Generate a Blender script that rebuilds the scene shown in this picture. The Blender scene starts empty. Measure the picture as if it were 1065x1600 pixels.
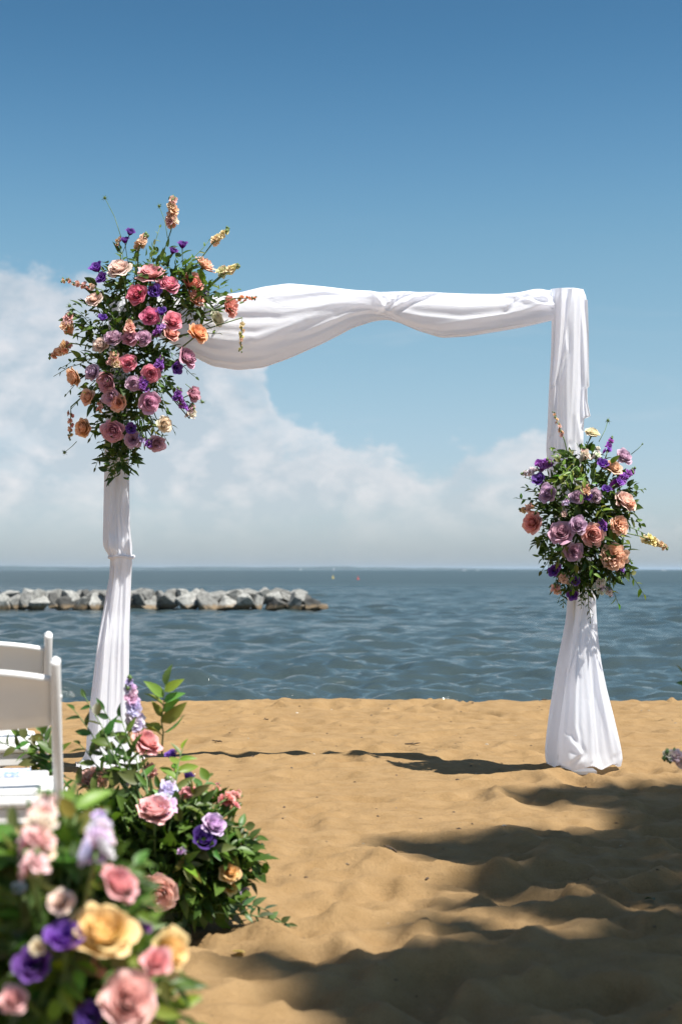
import bpy, bmesh, math, random
import numpy as np
from mathutils import Vector, Matrix

S = bpy.context.scene
COL = S.collection
rad = math.radians
random.seed(7)

# ------------------------------------------------------------------ camera
FPX = 2222.2                       # focal length in pixels of the 1065 x 1600 photograph
CAMZ = 1.0
PITCH = math.atan(90.0 / FPX)
cam = bpy.data.cameras.new('camera')
cam.sensor_fit = 'VERTICAL'; cam.sensor_height = 36; cam.sensor_width = 24; cam.lens = 50
cam.clip_start = 0.05; cam.clip_end = 60000
cam.dof.use_dof = True; cam.dof.focus_distance = 7.0; cam.dof.aperture_fstop = 3.6
cam_ob = bpy.data.objects.new('camera', cam); COL.objects.link(cam_ob)
cam_ob.location = (0, 0, CAMZ); cam_ob.rotation_euler = (math.pi / 2 + PITCH, 0, 0)
S.camera = cam_ob

def at(px, py, Y):
    """point at world depth Y seen at pixel (px, py) of the photograph"""
    f = Vector((0, math.cos(PITCH), math.sin(PITCH))); u = Vector((0, -math.sin(PITCH), math.cos(PITCH)))
    d = f + Vector((1, 0, 0)) * ((px - 532.5) / FPX) + u * ((800 - py) / FPX)
    return Vector((0, 0, CAMZ)) + d * (Y / d.y)

# ------------------------------------------------------------------ sun and sky
SUN_DIR = Vector((0.40, -0.23, 0.89)).normalized()
sun = bpy.data.lights.new('sun', 'SUN'); sun.energy = 5.0; sun.angle = rad(0.53); sun.color = (1.0, 0.955, 0.89)
sun_ob = bpy.data.objects.new('sun', sun); COL.objects.link(sun_ob)
sun_ob.rotation_euler = SUN_DIR.to_track_quat('Z', 'Y').to_euler(); sun_ob.location = (6, -2, 14)

W = bpy.data.worlds.new('World'); S.world = W; W.use_nodes = True
nt = W.node_tree; nt.nodes.clear()
def wn(t, **k):
    n = nt.nodes.new(t)
    for a, b in k.items(): setattr(n, a, b)
    return n
def wmath(op, a, b=None, clamp=False):
    n = wn('ShaderNodeMath', operation=op); n.use_clamp = clamp
    for i, v in enumerate((a, b)):
        if v is None: continue
        if isinstance(v, (int, float)): n.inputs[i].default_value = v
        else: nt.links.new(v, n.inputs[i])
    return n.outputs[0]
sky = wn('ShaderNodeTexSky', sky_type='NISHITA'); sky.sun_disc = False
sky.sun_elevation = math.asin(SUN_DIR.z); sky.sun_rotation = math.atan2(SUN_DIR.x, SUN_DIR.y)
sky.air_density = 1.0; sky.dust_density = 0.6; sky.ozone_density = 2.0; sky.altitude = 0
hsv = wn('ShaderNodeHueSaturation'); hsv.inputs['Saturation'].default_value = 1.0; hsv.inputs['Value'].default_value = 1.0
nt.links.new(sky.outputs[0], hsv.inputs['Color'])
bg1 = wn('ShaderNodeBackground'); bg1.inputs['Strength'].default_value = 0.126
tc = wn('ShaderNodeTexCoord'); sep = wn('ShaderNodeSeparateXYZ'); nt.links.new(tc.outputs['Generated'], sep.inputs[0])
az = wmath('ARCTAN2', sep.outputs[0], sep.outputs[1]); el = wmath('ARCSINE', sep.outputs[2])
# deep clear blue overhead, paler towards the horizon (all round)
gr = wn('ShaderNodeValToRGB'); gr.color_ramp.interpolation = 'B_SPLINE'
for i, (dg, c) in enumerate(((0, (.375, .455, .63)), (2.5, (.465, .492, .60)), (6.9, (.53, .558, .54)), (12.4, (.46, .59, .545)), (16, (.36, .53, .54)), (20, (.245, .43, .475)), (24, (.20, .37, .425)), (45, (.42, .46, .45)))):
    e_ = gr.color_ramp.elements[i] if i < 2 else gr.color_ramp.elements.new(.5)
    e_.position = dg / 60; e_.color = (*c, 1)
nt.links.new(wmath('MULTIPLY', el, 1 / rad(60), True), gr.inputs[0])
gm = wn('ShaderNodeMix', data_type='RGBA', blend_type='MULTIPLY'); gm.inputs['Factor'].default_value = 1.0
nt.links.new(hsv.outputs[0], gm.inputs['A']); nt.links.new(gr.outputs[0], gm.inputs['B']); nt.links.new(gm.outputs['Result'], bg1.inputs['Color'])
def wnoise(scale, detail, rough, zs, off=0.0, dist=0.0):
    mp = wn('ShaderNodeMapping'); mp.inputs['Scale'].default_value = (1, 1, zs); mp.inputs['Location'].default_value = (off, off * .7, off * .3)
    nt.links.new(tc.outputs['Generated'], mp.inputs[0])
    n = wn('ShaderNodeTexNoise'); n.inputs['Scale'].default_value = scale; n.inputs['Detail'].default_value = detail
    n.inputs['Roughness'].default_value = rough; n.inputs['Distortion'].default_value = dist
    nt.links.new(mp.outputs[0], n.inputs['Vector']); return n.outputs[0]
t = wmath('MULTIPLY', wmath('ADD', az, 0.35), 1 / 0.7, True)
fc = wn('ShaderNodeFloatCurve'); cv = fc.mapping.curves[0]
prof = [(0, 11), (.164, 12.2), (.22, 11.9), (.30, 11.0), (.37, 9.6), (.42, 8.2), (.445, 5.6), (.55, 4.8), (.585, 4.2),
        (.61, 4.9), (.66, 5.4), (.72, 4.9), (.77, 2.4), (.836, 1.8), (1, 3.0)]
cv.points[0].location = (0, prof[0][1] / 15); cv.points[1].location = (1, prof[-1][1] / 15)
for a, b in prof[1:-1]: cv.points.new(a, b / 15)
fc.mapping.update(); nt.links.new(t, fc.inputs['Value'])
top = wmath('MULTIPLY', fc.outputs[0], rad(15))
def wsmooth(x, a, b):
    m = wn('ShaderNodeMapRange'); m.interpolation_type = 'SMOOTHSTEP'
    nt.links.new(x, m.inputs[0]); m.inputs[1].default_value = a; m.inputs[2].default_value = b; return m.outputs[0]
n1 = wnoise(13, 9, .56, 1.5, 3.1, .4); n2 = wnoise(38, 8, .6, 1.6, 8.2)
edge = wmath('SUBTRACT', wmath('ADD', top, wmath('ADD', wmath('MULTIPLY', wmath('SUBTRACT', n1, .5), rad(5.0)), wmath('MULTIPLY', wmath('SUBTRACT', n2, .5), rad(3.2)))), el)
mask = wmath('MULTIPLY', wsmooth(edge, rad(-.25), rad(1.1)), .86)
# holes and thin places inside the bank
n3 = wnoise(7, 6, .55, 2.4, 5.7, .3)
dens = wsmooth(n3, .30, .52)
dens = wmath('ADD', wmath('MULTIPLY', dens, .46), .26)
rim = wsmooth(edge, rad(1.9), rad(.4))            # lit upper rims of the cumulus
dens = wmath('MAXIMUM', dens, wmath('MULTIPLY', rim, .74))
cover = wmath('MULTIPLY', mask, dens)
veil = wmath('MULTIPLY', wsmooth(wnoise(5, 6, .6, 6.0, 1.3, .6), .48, .75), .16)   # thin high streaks
veil = wmath('MULTIPLY', veil, wsmooth(el, rad(15), rad(7)))
cover = wmath('MAXIMUM', cover, veil)
cover = wmath('MULTIPLY', cover, wmath('ADD', wmath('MULTIPLY', wsmooth(el, rad(.7), rad(3.8)), .9), .1), True)
ccol = wn('ShaderNodeMix', data_type='RGBA')
ccol.inputs['A'].default_value = (.45, .48, .52, 1); ccol.inputs['B'].default_value = (.76, .70, .69, 1)
n1s = wnoise(13, 9, .56, 1.5, 3.115, .4); n2s = wnoise(38, 8, .6, 1.6, 8.212)      # the same puffs a little towards the sun
lit = wmath('ADD', wmath('MULTIPLY', wmath('SUBTRACT', n1, n1s), 2.6), wmath('MULTIPLY', wmath('SUBTRACT', n2, n2s), 1.4))
bright = wmath('ADD', wmath('ADD', wmath('MULTIPLY', wsmooth(n1, .34, .62), .45), wmath('MULTIPLY', rim, .35)), lit, True)
nt.links.new(bright, ccol.inputs['Factor'])
bg2 = wn('ShaderNodeBackground'); bg2.inputs['Strength'].default_value = 0.76; nt.links.new(ccol.outputs['Result'], bg2.inputs['Color'])
mx = wn('ShaderNodeMixShader'); nt.links.new(cover, mx.inputs[0]); nt.links.new(bg1.outputs[0], mx.inputs[1]); nt.links.new(bg2.outputs[0], mx.inputs[2])
wo = wn('ShaderNodeOutputWorld'); nt.links.new(mx.outputs[0], wo.inputs['Surface'])

S.view_settings.view_transform = 'Standard'; S.view_settings.look = 'None'
S.view_settings.exposure = 0.80; S.view_settings.gamma = 1.0; S.view_settings.use_curve_mapping = False
S.render.engine = 'CYCLES'
S.cycles.max_bounces = 6; S.cycles.diffuse_bounces = 4; S.cycles.glossy_bounces = 3
S.cycles.transmission_bounces = 5; S.cycles.transparent_max_bounces = 8; S.cycles.volume_bounces = 0
S.cycles.use_denoising = True

# ------------------------------------------------------------------ materials
class NT:
    def __init__(s, name):
        s.m = bpy.data.materials.new(name); s.m.use_nodes = True; s.t = s.m.node_tree; s.t.nodes.clear()
        s.out = s.n('ShaderNodeOutputMaterial')
    def n(s, t, **k):
        o = s.t.nodes.new(t)
        for a, b in k.items():
            if a[0] == '_': o.inputs[a[1:].replace('_', ' ')].default_value = b
            else: setattr(o, a, b)
        return o
    def l(s, a, b): s.t.links.new(a, b)
    def coord(s, kind='Object', scale=(1, 1, 1)):
        c = s.n('ShaderNodeTexCoord'); mp = s.n('ShaderNodeMapping'); mp.inputs['Scale'].default_value = scale
        s.l(c.outputs[kind], mp.inputs[0]); return mp.outputs[0]
    def noise(s, vec, scale, detail=4, rough=.5, dist=0):
        o = s.n('ShaderNodeTexNoise', _Scale=scale, _Detail=detail, _Roughness=rough, _Distortion=dist); s.l(vec, o.inputs['Vector']); return o.outputs[0]
    def ramp(s, fac, stops):
        o = s.n('ShaderNodeValToRGB'); e = o.color_ramp.elements
        while len(e) < len(stops): e.new(.5)
        for i, (p, c) in enumerate(stops): e[i].position = p; e[i].color = (*c, 1)
        s.l(fac, o.inputs[0]); return o.outputs[0]
    def mix(s, fac, a, b, mode='MIX'):
        o = s.n('ShaderNodeMix', data_type='RGBA', blend_type=mode)
        for k, v in (('Factor', fac), ('A', a), ('B', b)):
            if isinstance(v, (int, float)): o.inputs[k].default_value = v
            elif isinstance(v, tuple): o.inputs[k].default_value = (*v, 1)
            else: s.l(v, o.inputs[k])
        return o.outputs['Result']
    def math(s, op, a, b=0.0, clamp=False):
        o = s.n('ShaderNodeMath', operation=op); o.use_clamp = clamp
        for i, v in enumerate((a, b)):
            if isinstance(v, (int, float)): o.inputs[i].default_value = v
            else: s.l(v, o.inputs[i])
        return o.outputs[0]
    def rng(s, x, a, b, c=0.0, d=1.0):
        o = s.n('ShaderNodeMapRange'); s.l(x, o.inputs[0])
        for i, v in enumerate((a, b, c, d)): o.inputs[i + 1].default_value = v
        return o.outputs[0]
    def bump(s, h, strength=.3, dist=.01, prev=None):
        o = s.n('ShaderNodeBump', _Strength=strength, _Distance=dist); s.l(h, o.inputs['Height'])
        if prev is not None: s.l(prev, o.inputs['Normal'])
        return o.outputs[0]
    def bsdf(s, color, rough=.5, normal=None, **k):
        o = s.n('ShaderNodeBsdfPrincipled', **k)
        for key, v in (('Base Color', color), ('Roughness', rough)):
            if isinstance(v, (int, float)): o.inputs[key].default_value = v
            elif isinstance(v, tuple): o.inputs[key].default_value = (*v, 1)
            else: s.l(v, o.inputs[key])
        if normal is not None: s.l(normal, o.inputs['Normal'])
        return o.outputs[0]
    def done(s, sh): s.l(sh, s.out.inputs['Surface']); return s.m

def thin(m, color, rough, trans, tcol=None, normal=None, spec=.3):
    """a thin sheet (petal, leaf, cloth): part of the light passes through"""
    p = m.bsdf(color, rough, normal); p.node.inputs['Specular IOR Level'].default_value = spec
    tr = m.n('ShaderNodeBsdfTranslucent'); m.l(tcol if tcol is not None else color, tr.inputs['Color'])
    if normal is not None: m.l(normal, tr.inputs['Normal'])
    mx = m.n('ShaderNodeMixShader'); mx.inputs[0].default_value = trans
    m.l(p, mx.inputs[1]); m.l(tr.outputs[0], mx.inputs[2]); return mx.outputs[0]

def mat_sand():
    m = NT('sand'); v = m.coord()
    big = m.noise(v, .9, 4, .55); med = m.noise(v, 9, 5, .6); gr = m.noise(v, 330, 3, .7); gr2 = m.noise(v, 900, 2, .7)
    c = m.ramp(big, [(.3, (.258, .163, .074)), (.7, (.287, .187, .087))])
    c = m.mix(.6, c, m.ramp(med, [(.3, (.219, .135, .057)), (.62, (.31, .204, .099))]))
    sp = m.ramp(gr, [(.30, (.45, .45, .45)), (.47, (.98, .98, .98)), (.66, (1.04, 1.03, 1.0)), (.8, (1.25, 1.25, 1.2))])
    c = m.mix(.8, c, sp, 'MULTIPLY')
    n = m.bump(med, .35, .03); n = m.bump(m.noise(v, 34, 4, .65), .45, .014, n); n = m.bump(gr, .45, .004, n); n = m.bump(gr2, .25, .002, n)
    return m.done(m.bsdf(c, .9, n, **{'_Specular_IOR_Level': .15}))

def mat_water():
    m = NT('water'); v = m.coord()
    v2 = m.coord(scale=(.5, 1, 1))
    a = m.noise(v2, 9.5, 4, .6); b = m.noise(v2, 2.6, 4, .55); c2 = m.noise(v2, .09, 5, .65)
    sy = m.n('ShaderNodeSeparateXYZ'); m.l(v, sy.inputs[0]); offs = m.rng(sy.outputs[1], 18, 160)      # unresolved chop further out
    n = m.bump(b, .10, .22); n.node.inputs['Strength'].default_value = .1; m.l(m.rng(offs, 0, 1, .26, .8), n.node.inputs['Strength'])
    n = m.bump(a, .22, .04, n); m.l(m.rng(offs, 0, 1, .75, .9), n.node.inputs['Strength'])
    n = m.bump(c2, .22, 1.6, n)
    mur = m.noise(v, .05, 4, .6)
    col = m.ramp(mur, [(.3, (.032, .050, .054)), (.7, (.044, .063, .064))])
    return m.done(m.bsdf(col, m.rng(offs, 0, 1, .08, .36), n, **{'_IOR': 1.33, '_Specular_IOR_Level': .5}))

def mat_cloth(stretch=(1, 1, .25)):
    m = NT('white_chiffon'); v = m.coord(scale=stretch)
    f = m.noise(v, 26, 5, .6, .5); w = m.noise(m.coord(), 900, 2, .5)
    cr = m.math('ABSOLUTE', m.math('SUBTRACT', f, .5)); n = m.bump(m.math('MULTIPLY', cr, -1.0), .24, .016); n = m.bump(f, .16, .012, n); n = m.bump(w, .06, .001, n)
    rgb = m.n('ShaderNodeRGB'); rgb.outputs[0].default_value = (.93, .95, .99, 1)
    rg2 = m.n('ShaderNodeRGB'); rg2.outputs[0].default_value = (.92, .93, .99, 1)
    return m.done(thin(m, rgb.outputs[0], .75, .54, rg2.outputs[0], n, .15))

def mat_petal():
    m = NT('petal'); oi = m.n('ShaderNodeObjectInfo'); at_ = m.n('ShaderNodeAttribute', attribute_name='tip'); t_ = at_.outputs['Fac']
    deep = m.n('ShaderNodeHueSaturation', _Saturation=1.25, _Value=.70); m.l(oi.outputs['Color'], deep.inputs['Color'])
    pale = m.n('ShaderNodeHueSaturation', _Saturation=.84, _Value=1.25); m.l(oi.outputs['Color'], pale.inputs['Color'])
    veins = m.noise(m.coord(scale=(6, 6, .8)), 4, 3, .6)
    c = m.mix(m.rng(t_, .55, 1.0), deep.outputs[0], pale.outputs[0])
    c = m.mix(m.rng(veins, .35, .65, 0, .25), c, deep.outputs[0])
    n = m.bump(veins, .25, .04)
    return m.done(thin(m, c, .6, .36, c, n, .15))

def mat_leaf():
    m = NT('leaf'); oi = m.n('ShaderNodeObjectInfo')
    geo = m.n('ShaderNodeNewGeometry'); rv = geo.outputs['Random Per Island']
    nz = m.noise(m.coord(), 40, 3, .6)
    a = m.n('ShaderNodeHueSaturation', _Saturation=1.05, _Value=.50, _Hue=.508); m.l(oi.outputs['Color'], a.inputs['Color'])
    b = m.n('ShaderNodeHueSaturation', _Saturation=1.0, _Value=1.9, _Hue=.482); m.l(oi.outputs['Color'], b.inputs['Color'])
    c = m.mix(m.math('POWER', rv, 1.6), a.outputs[0], b.outputs[0]); c = m.mix(m.rng(nz, .35, .65, 0, .3), c, a.outputs[0])
    tcol = m.mix(1.0, c, (1.25, 1.5, .55), 'MULTIPLY')
    return m.done(thin(m, c, .42, .28, tcol, None, .32))

def mat_simple(name, col, rough=.5, var=.12, scale=20, bump=.1, dist=.004, **k):
    m = NT(name); v = m.coord(); nz = m.noise(v, scale, 5, .6)
    c = m.ramp(nz, [(.25, tuple(x * (1 - var) for x in col)), (.75, tuple(min(1, x * (1 + var)) for x in col))])
    return m.done(m.bsdf(c, rough, m.bump(nz, bump, dist), **k))

def mat_rock():
    m = NT('riprap_stone'); oi = m.n('ShaderNodeObjectInfo'); v = m.coord('Object')
    nz = m.noise(v, 3.0, 7, .65); n2 = m.noise(v, 16, 5, .65)
    lo = m.n('ShaderNodeHueSaturation', _Value=.45); m.l(oi.outputs['Color'], lo.inputs['Color'])
    c = m.mix(m.rng(nz, .36, .62), lo.outputs[0], oi.outputs['Color'])
    c = m.mix(m.rng(n2, .62, .72, 0, .5), c, (.10, .10, .09))
    g = m.n('ShaderNodeNewGeometry'); s2 = m.n('ShaderNodeSeparateXYZ'); m.l(g.outputs['Position'], s2.inputs[0])
    z = m.math('ADD', s2.outputs[2], m.math('MULTIPLY', m.math('SUBTRACT', nz, .5), .25))
    c = m.mix(m.rng(z, -.30, -.20, 1, 0), c, (.20, .145, .085))        # tide-stained band
    c = m.mix(m.rng(z, -.42, -.34, 1, 0), c, (.035, .03, .02))
    return m.done(m.bsdf(c, .85, m.bump(nz, .5, .1, m.bump(n2, .4, .03))))

M_SAND, M_WATER, M_CLOTH, M_SWAG, M_PETAL, M_LEAF, M_ROCK = mat_sand(), mat_water(), mat_cloth(), mat_cloth((.25, 1, 1)), mat_petal(), mat_leaf(), mat_rock()
M_RESIN = mat_simple('white_resin', (.74, .74, .73), .38, .07, 7, .05)
M_METAL = mat_simple('white_painted_metal', (.75, .75, .75), .4, .04, 12, .03)
M_STEM = mat_simple('green_stem', (.10, .17, .045), .5, .35, 60)
M_BARK = mat_simple('bark', (.13, .09, .06), .9, .4, 14, .7, .03)
M_TWIG = mat_simple('dry_twig', (.07, .045, .025), .9, .4, 60)
M_MOSS = mat_simple('dark_floral_base', (.03, .045, .02), .9, .4, 40)
M_FARLAND = mat_simple('far_woodland', (.03, .05, .05), .9, .5, .01, .0)
M_WHITE = mat_simple('boat_white', (.80, .80, .80), .4, .03, 4)
M_GLASSY = mat_simple('boat_window', (.03, .04, .05), .15, .1, 4)
M_RED = mat_simple('red_paint', (.55, .06, .04), .5, .1, 6)
M_YELLOW = mat_simple('yellow_paint', (.65, .50, .10), .5, .1, 6)

# ------------------------------------------------------------------ helpers
def tag(o, label=None, cat=None, group=None, kind=None):
    if label: o['label'] = label
    if cat: o['category'] = cat
    if group: o['group'] = group
    if kind: o['kind'] = kind
    return o
def mesh_np(name, verts, faces, mat=None, smooth=True):
    me = bpy.data.meshes.new(name)
    me.from_pydata([tuple(map(float, v)) for v in verts] if not isinstance(verts, np.ndarray) else verts.tolist(), [],
                   faces if not isinstance(faces, np.ndarray) else faces.tolist())
    if smooth: me.polygons.foreach_set('use_smooth', [True] * len(me.polygons))
    if mat: me.materials.append(mat)
    me.update(); return me
def link(name, me, parent=None, mw=None, color=None):
    o = bpy.data.objects.new(name, me); COL.objects.link(o)
    if parent is not None: o.parent = parent
    if mw is not None: o.matrix_local = mw
    if color is not None: o.color = (*color[:3], 1)
    return o
def empty(name, loc, rz=0.0):
    o = bpy.data.objects.new(name, None); COL.objects.link(o); o.location = loc; o.rotation_euler = (0, 0, rz); o.empty_display_size = .1
    return o
def grid_faces(nu, nv, wrap=False):
    a = np.arange(nu * nv).reshape(nu, nv)
    b = np.roll(a, -1, 1) if wrap else a
    if wrap: q = np.stack([a[:-1], b[:-1], b[1:], a[1:]], -1)
    else: q = np.stack([a[:-1, :-1], a[:-1, 1:], a[1:, 1:], a[1:, :-1]], -1)
    return q.reshape(-1, 4)
def frame(n, roll=0.0):
    n = Vector(n).normalized()
    return (n.to_track_quat('Z', 'Y').to_matrix().to_4x4()) @ Matrix.Rotation(roll, 4, 'Z')
def tube(pts, radii, seg=6, cap=True):
    P = [Vector(p) for p in pts]; V = []; F = []
    for i, p in enumerate(P):
        d = (P[min(i + 1, len(P) - 1)] - P[max(i - 1, 0)]).normalized()
        a = d.cross(Vector((0, 0, 1)) if abs(d.z) < .95 else Vector((1, 0, 0))).normalized(); b = d.cross(a)
        r = radii[i] if hasattr(radii, '__len__') else radii
        for k in range(seg):
            t_ = 2 * math.pi * k / seg; V.append(p + a * (r * math.cos(t_)) + b * (r * math.sin(t_)))
    for i in range(len(P) - 1):
        for k in range(seg):
            k2 = (k + 1) % seg; F.append((i * seg + k, i * seg + k2, (i + 1) * seg + k2, (i + 1) * seg + k))
    if cap: F.append(tuple(range(seg))[::-1]); F.append(tuple(range((len(P) - 1) * seg, len(P) * seg)))
    return V, F
def merge(parts):
    V = []; F = []
    for v, f in parts:
        o = len(V); V += [tuple(x) for x in v]; F += [tuple(i + o for i in q) for q in f]
    return V, F
_rs = np.random.RandomState(11)
_lat = _rs.rand(256, 256)
def vnoise(x, y):
    xi = np.floor(x).astype(int); yi = np.floor(y).astype(int); fx = x - xi; fy = y - yi
    fx = fx * fx * fx * (fx * (fx * 6 - 15) + 10); fy = fy * fy * fy * (fy * (fy * 6 - 15) + 10)
    g = lambda i, j: _lat[(xi + i) % 256, (yi + j) % 256]
    return (g(0, 0) * (1 - fx) + g(1, 0) * fx) * (1 - fy) + (g(0, 1) * (1 - fx) + g(1, 1) * fx) * fy - .5
def fbm(x, y, oct=4, gain=.5):
    s = 0; a = 1.0
    for i in range(oct): s = s + a * vnoise(x * 2 ** i + 17.3 * i, y * 2 ** i + 5.1 * i); a *= gain
    return s

# ------------------------------------------------------------------ sand beach
def lines(spans):
    out = []
    for a, b, n in spans: out += list(np.linspace(a, b, n, endpoint=False))
    return np.array(out + [spans[-1][1]])
xs = lines([(-400, -40, 8), (-40, -6, 40), (-6, -2.6, 70), (-2.6, 2.6, 240), (2.6, 6, 70), (6, 40, 40), (40, 400, 8)])
ys = lines([(-400, -30, 8), (-30, 0, 40), (0, 2.4, 60), (2.4, 12.2, 490), (12.2, 20, 50)])
def sand_h(X, Y):
    wx = X + .15 * vnoise(X * 1.7, Y * 1.7); wy = Y + .15 * vnoise(X * 1.7 + 40, Y * 1.7 + 9)
    calm = 1.40 - 1.0 * np.clip((Y - 4.2) / 2.4, 0, 1)
    h = .034 * fbm(wx * .75, wy * .95, 3, .5)
    rid = 1 - np.abs(2 * vnoise(wx * 2.1 + 3, wy * 3.2 + 8)) * 2
    h = h + .026 * (rid - .5) + .026 * fbm(wx * 4.2, wy * 5.0, 3, .5) + .020 * fbm(wx * 10, wy * 12, 3, .6)
    return h * calm
_fp = np.random.RandomState(4)
FOOT = [( _fp.uniform(-2.9, 2.9), _fp.uniform(2.2, 11.5), _fp.uniform(0, math.pi), _fp.uniform(.45, 1.15)) for _ in range(760)]
def sand_full(X, Y):
    h = sand_h(X, Y)
    for (fx, fy, fa, fs) in FOOT:
        mk = (np.abs(X - fx) < .4) & (np.abs(Y - fy) < .4)
        if not mk.any(): continue
        dx = X[mk] - fx; dy = Y[mk] - fy; c, s_ = math.cos(fa), math.sin(fa)
        u = (dx * c + dy * s_) / (.145 * fs); v = (-dx * s_ + dy * c) / (.075 * fs); r2 = u * u + v * v
        h[mk] += (1.0 if fy < 5.5 else .72) * fs * (-.032 * np.exp(-r2 * r2 * .8) + .012 * np.exp(-((np.sqrt(r2) - 1.5) / .42) ** 2))
    near = np.clip((np.abs(X) - 6) / 30, 0, 1)
    crest = 10.75 + .22 * vnoise(X * .7, 0 * X + 3.3) + .10 * vnoise(X * 2.3, 0 * X + 7.7)
    d = np.maximum(0, Y - crest)
    h = h * (1 - .7 * near) - 1.35 * (1 - np.exp(-(d / 3.6) ** 1.6)) * 1.0 + .02 * np.exp(-((Y - crest + .25) / .3) ** 2)
    return h
XX, YY = np.meshgrid(xs, ys); ZZ = sand_full(XX, YY)
sv = np.stack([XX, YY, ZZ], -1).reshape(-1, 3)
beach = tag(link('sand', mesh_np('sand', sv, grid_faces(len(ys), len(xs)), M_SAND)), 'trodden golden beach sand with soft dents', 'sand', kind='structure')
def ground(x, y):
    return float(sand_full(np.array([[x]], float), np.array([[y]], float))[0, 0])

# ------------------------------------------------------------------ water
SEA = -.45
nr, nc = 640, 440
yr = 12.5 * (420 / 12.5) ** np.linspace(0, 1, nr); ang = np.linspace(-.5, .5, nc)
WX = yr[:, None] * np.tan(ang)[None, :] * np.ones((nr, 1)); WY = yr[:, None] * np.ones((1, nc))
dyr = np.gradient(yr)[:, None]
wr = np.random.RandomState(21); H = np.zeros_like(WX)
for i in range(110):
    lam = .20 * (3.0 / .20) ** wr.rand(); th = rad(90) + wr.normal(0, .60); k = 2 * math.pi / lam
    amp = .0080 * lam ** .5 * wr.uniform(.5, 1.1) * (1 if lam < 4 else .5)
    ph = k * (WX * math.cos(th) + WY * math.sin(th)) + wr.rand() * 6.28
    ph = ph + .5 * np.sin(WX * .37 * wr.rand() + WY * .21 + i)
    fade = np.clip((lam / (3.0 * dyr) - .5) / 1.0, 0, 1)
    s_ = np.sin(ph); H += amp * fade * (s_ + .22 * np.cos(2 * ph))
gust = .7 + .75 * (fbm(WX * .11, WY * .16, 3) + .4)
H *= np.clip(gust, .4, 1.5)
H *= np.clip((420 - WY) / 120, 0, 1)
wv = np.stack([WX, WY, SEA + H], -1).reshape(-1, 3).tolist(); wf = grid_faces(nr, nc).tolist()
def rowidx(r): return [r * nc + c for c in range(nc)]
far = len(wv); last = rowidx(nr - 1)
wv += [(wv[i][0] / 420 * 30000, 30000, SEA) for i in last]
wf += [(last[c], last[c + 1], far + c + 1, far + c) for c in range(nc - 1)]
for side, c in ((-1, 0), (1, nc - 1)):
    b0 = len(wv); wv += [(side * 30000, 11, SEA), (side * 30000, 30000, SEA)]
    edge_ids = [r * nc + c for r in range(nr)] + [far + c]
    for i in range(len(edge_ids) - 1): wf.append((edge_ids[i], edge_ids[i + 1], b0) if side > 0 else (edge_ids[i + 1], edge_ids[i], b0))
    wf.append((edge_ids[-1], b0 + 1, b0) if side > 0 else (b0 + 1, edge_ids[-1], b0))
water = tag(link('water', mesh_np('water', wv, wf, M_WATER)), 'choppy grey-blue bay water', 'water', kind='structure')
bed = tag(link('seabed', mesh_np('seabed', [(-30000, 15, -1.9), (30000, 15, -1.9), (30000, 30000, -1.9), (-30000, 30000, -1.9)], [(0, 1, 2, 3)], M_MOSS)), 'muddy seabed under the bay', 'seabed', kind='structure')

# far shore: a low wooded strip
fv = []; ff = []; NX = 260
fx = np.linspace(-9000, 9000, NX); prof_h = 15 + 8 * (fbm(fx / 900, fx * 0 + 2.2, 4) + .3) + 5 * fbm(fx / 120, fx * 0 + 9, 2)
prof_h *= np.clip((1500 - fx) / 1500, .12, 1.0)
for i in range(NX):
    h_ = max(1.0, prof_h[i]); y_ = 7400 + 250 * math.sin(fx[i] / 1700)
    fv += [(fx[i], y_, SEA - .2), (fx[i], y_ + 30, SEA + h_ * .8), (fx[i], y_ + 200, SEA + h_), (fx[i], y_ + 900, SEA - .2)]
for i in range(NX - 1):
    for k in range(3): a = i * 4 + k; ff.append((a, a + 4, a + 5, a + 1))
tag(link('far_shore', mesh_np('far_shore', fv, ff, M_FARLAND)), 'low hazy wooded shore on the horizon', 'shore', kind='structure')

# ------------------------------------------------------------------ breakwater
def rock_mesh(seed):
    r = random.Random(seed); bm = bmesh.new()
    for _ in range(13):
        v = Vector((r.gauss(0, 1), r.gauss(0, 1), r.gauss(0, 1))).normalized() * r.uniform(.82, 1.05)
        bm.verts.new((v.x, v.y, v.z))
    res = bmesh.ops.convex_hull(bm, input=bm.verts)
    junk = [g for g in res['geom_interior'] + res['geom_unused'] if isinstance(g, bmesh.types.BMVert)]
    if junk: bmesh.ops.delete(bm, geom=list(set(junk)), context='VERTS')
    bmesh.ops.dissolve_limit(bm, angle_limit=rad(14), verts=bm.verts, edges=bm.edges)
    bmesh.ops.bevel(bm, geom=list(bm.edges), offset=.05, segments=1, affect='EDGES')
    bmesh.ops.triangulate(bm, faces=[f for f in bm.faces if len(f.verts) > 4])
    bmesh.ops.recalc_face_normals(bm, faces=bm.faces)
    me = bpy.data.meshes.new('rock'); bm.to_mesh(me); bm.free(); me.materials.append(M_ROCK); return me
ROCKS = [rock_mesh(100 + i) for i in range(14)]
bw = tag(empty('breakwater', (-8, 51, SEA)), 'low breakwater of piled pale boulders out in the water', 'breakwater')
rr = random.Random(5)
def put_rock(x, y, z, sx, sy, sz, col):
    mw = Matrix.Translation(Vector((x, y, z)) - Vector((-8, 51, SEA))) @ Matrix.Rotation(rr.uniform(-.3, .3), 4, 'Y') @ Matrix.Diagonal((sx, sy, sz, 1)) @ Matrix.Rotation(rr.uniform(0, 6.28), 4, 'Z')
    link('rock', rr.choice(ROCKS), bw, mw, col)
def rcol(dark=False):
    g = rr.uniform(.20, .40) if not dark else rr.uniform(.05, .10)
    return (g * 1.0, g * 1.0, g * .93)
x = -17.5
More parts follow.
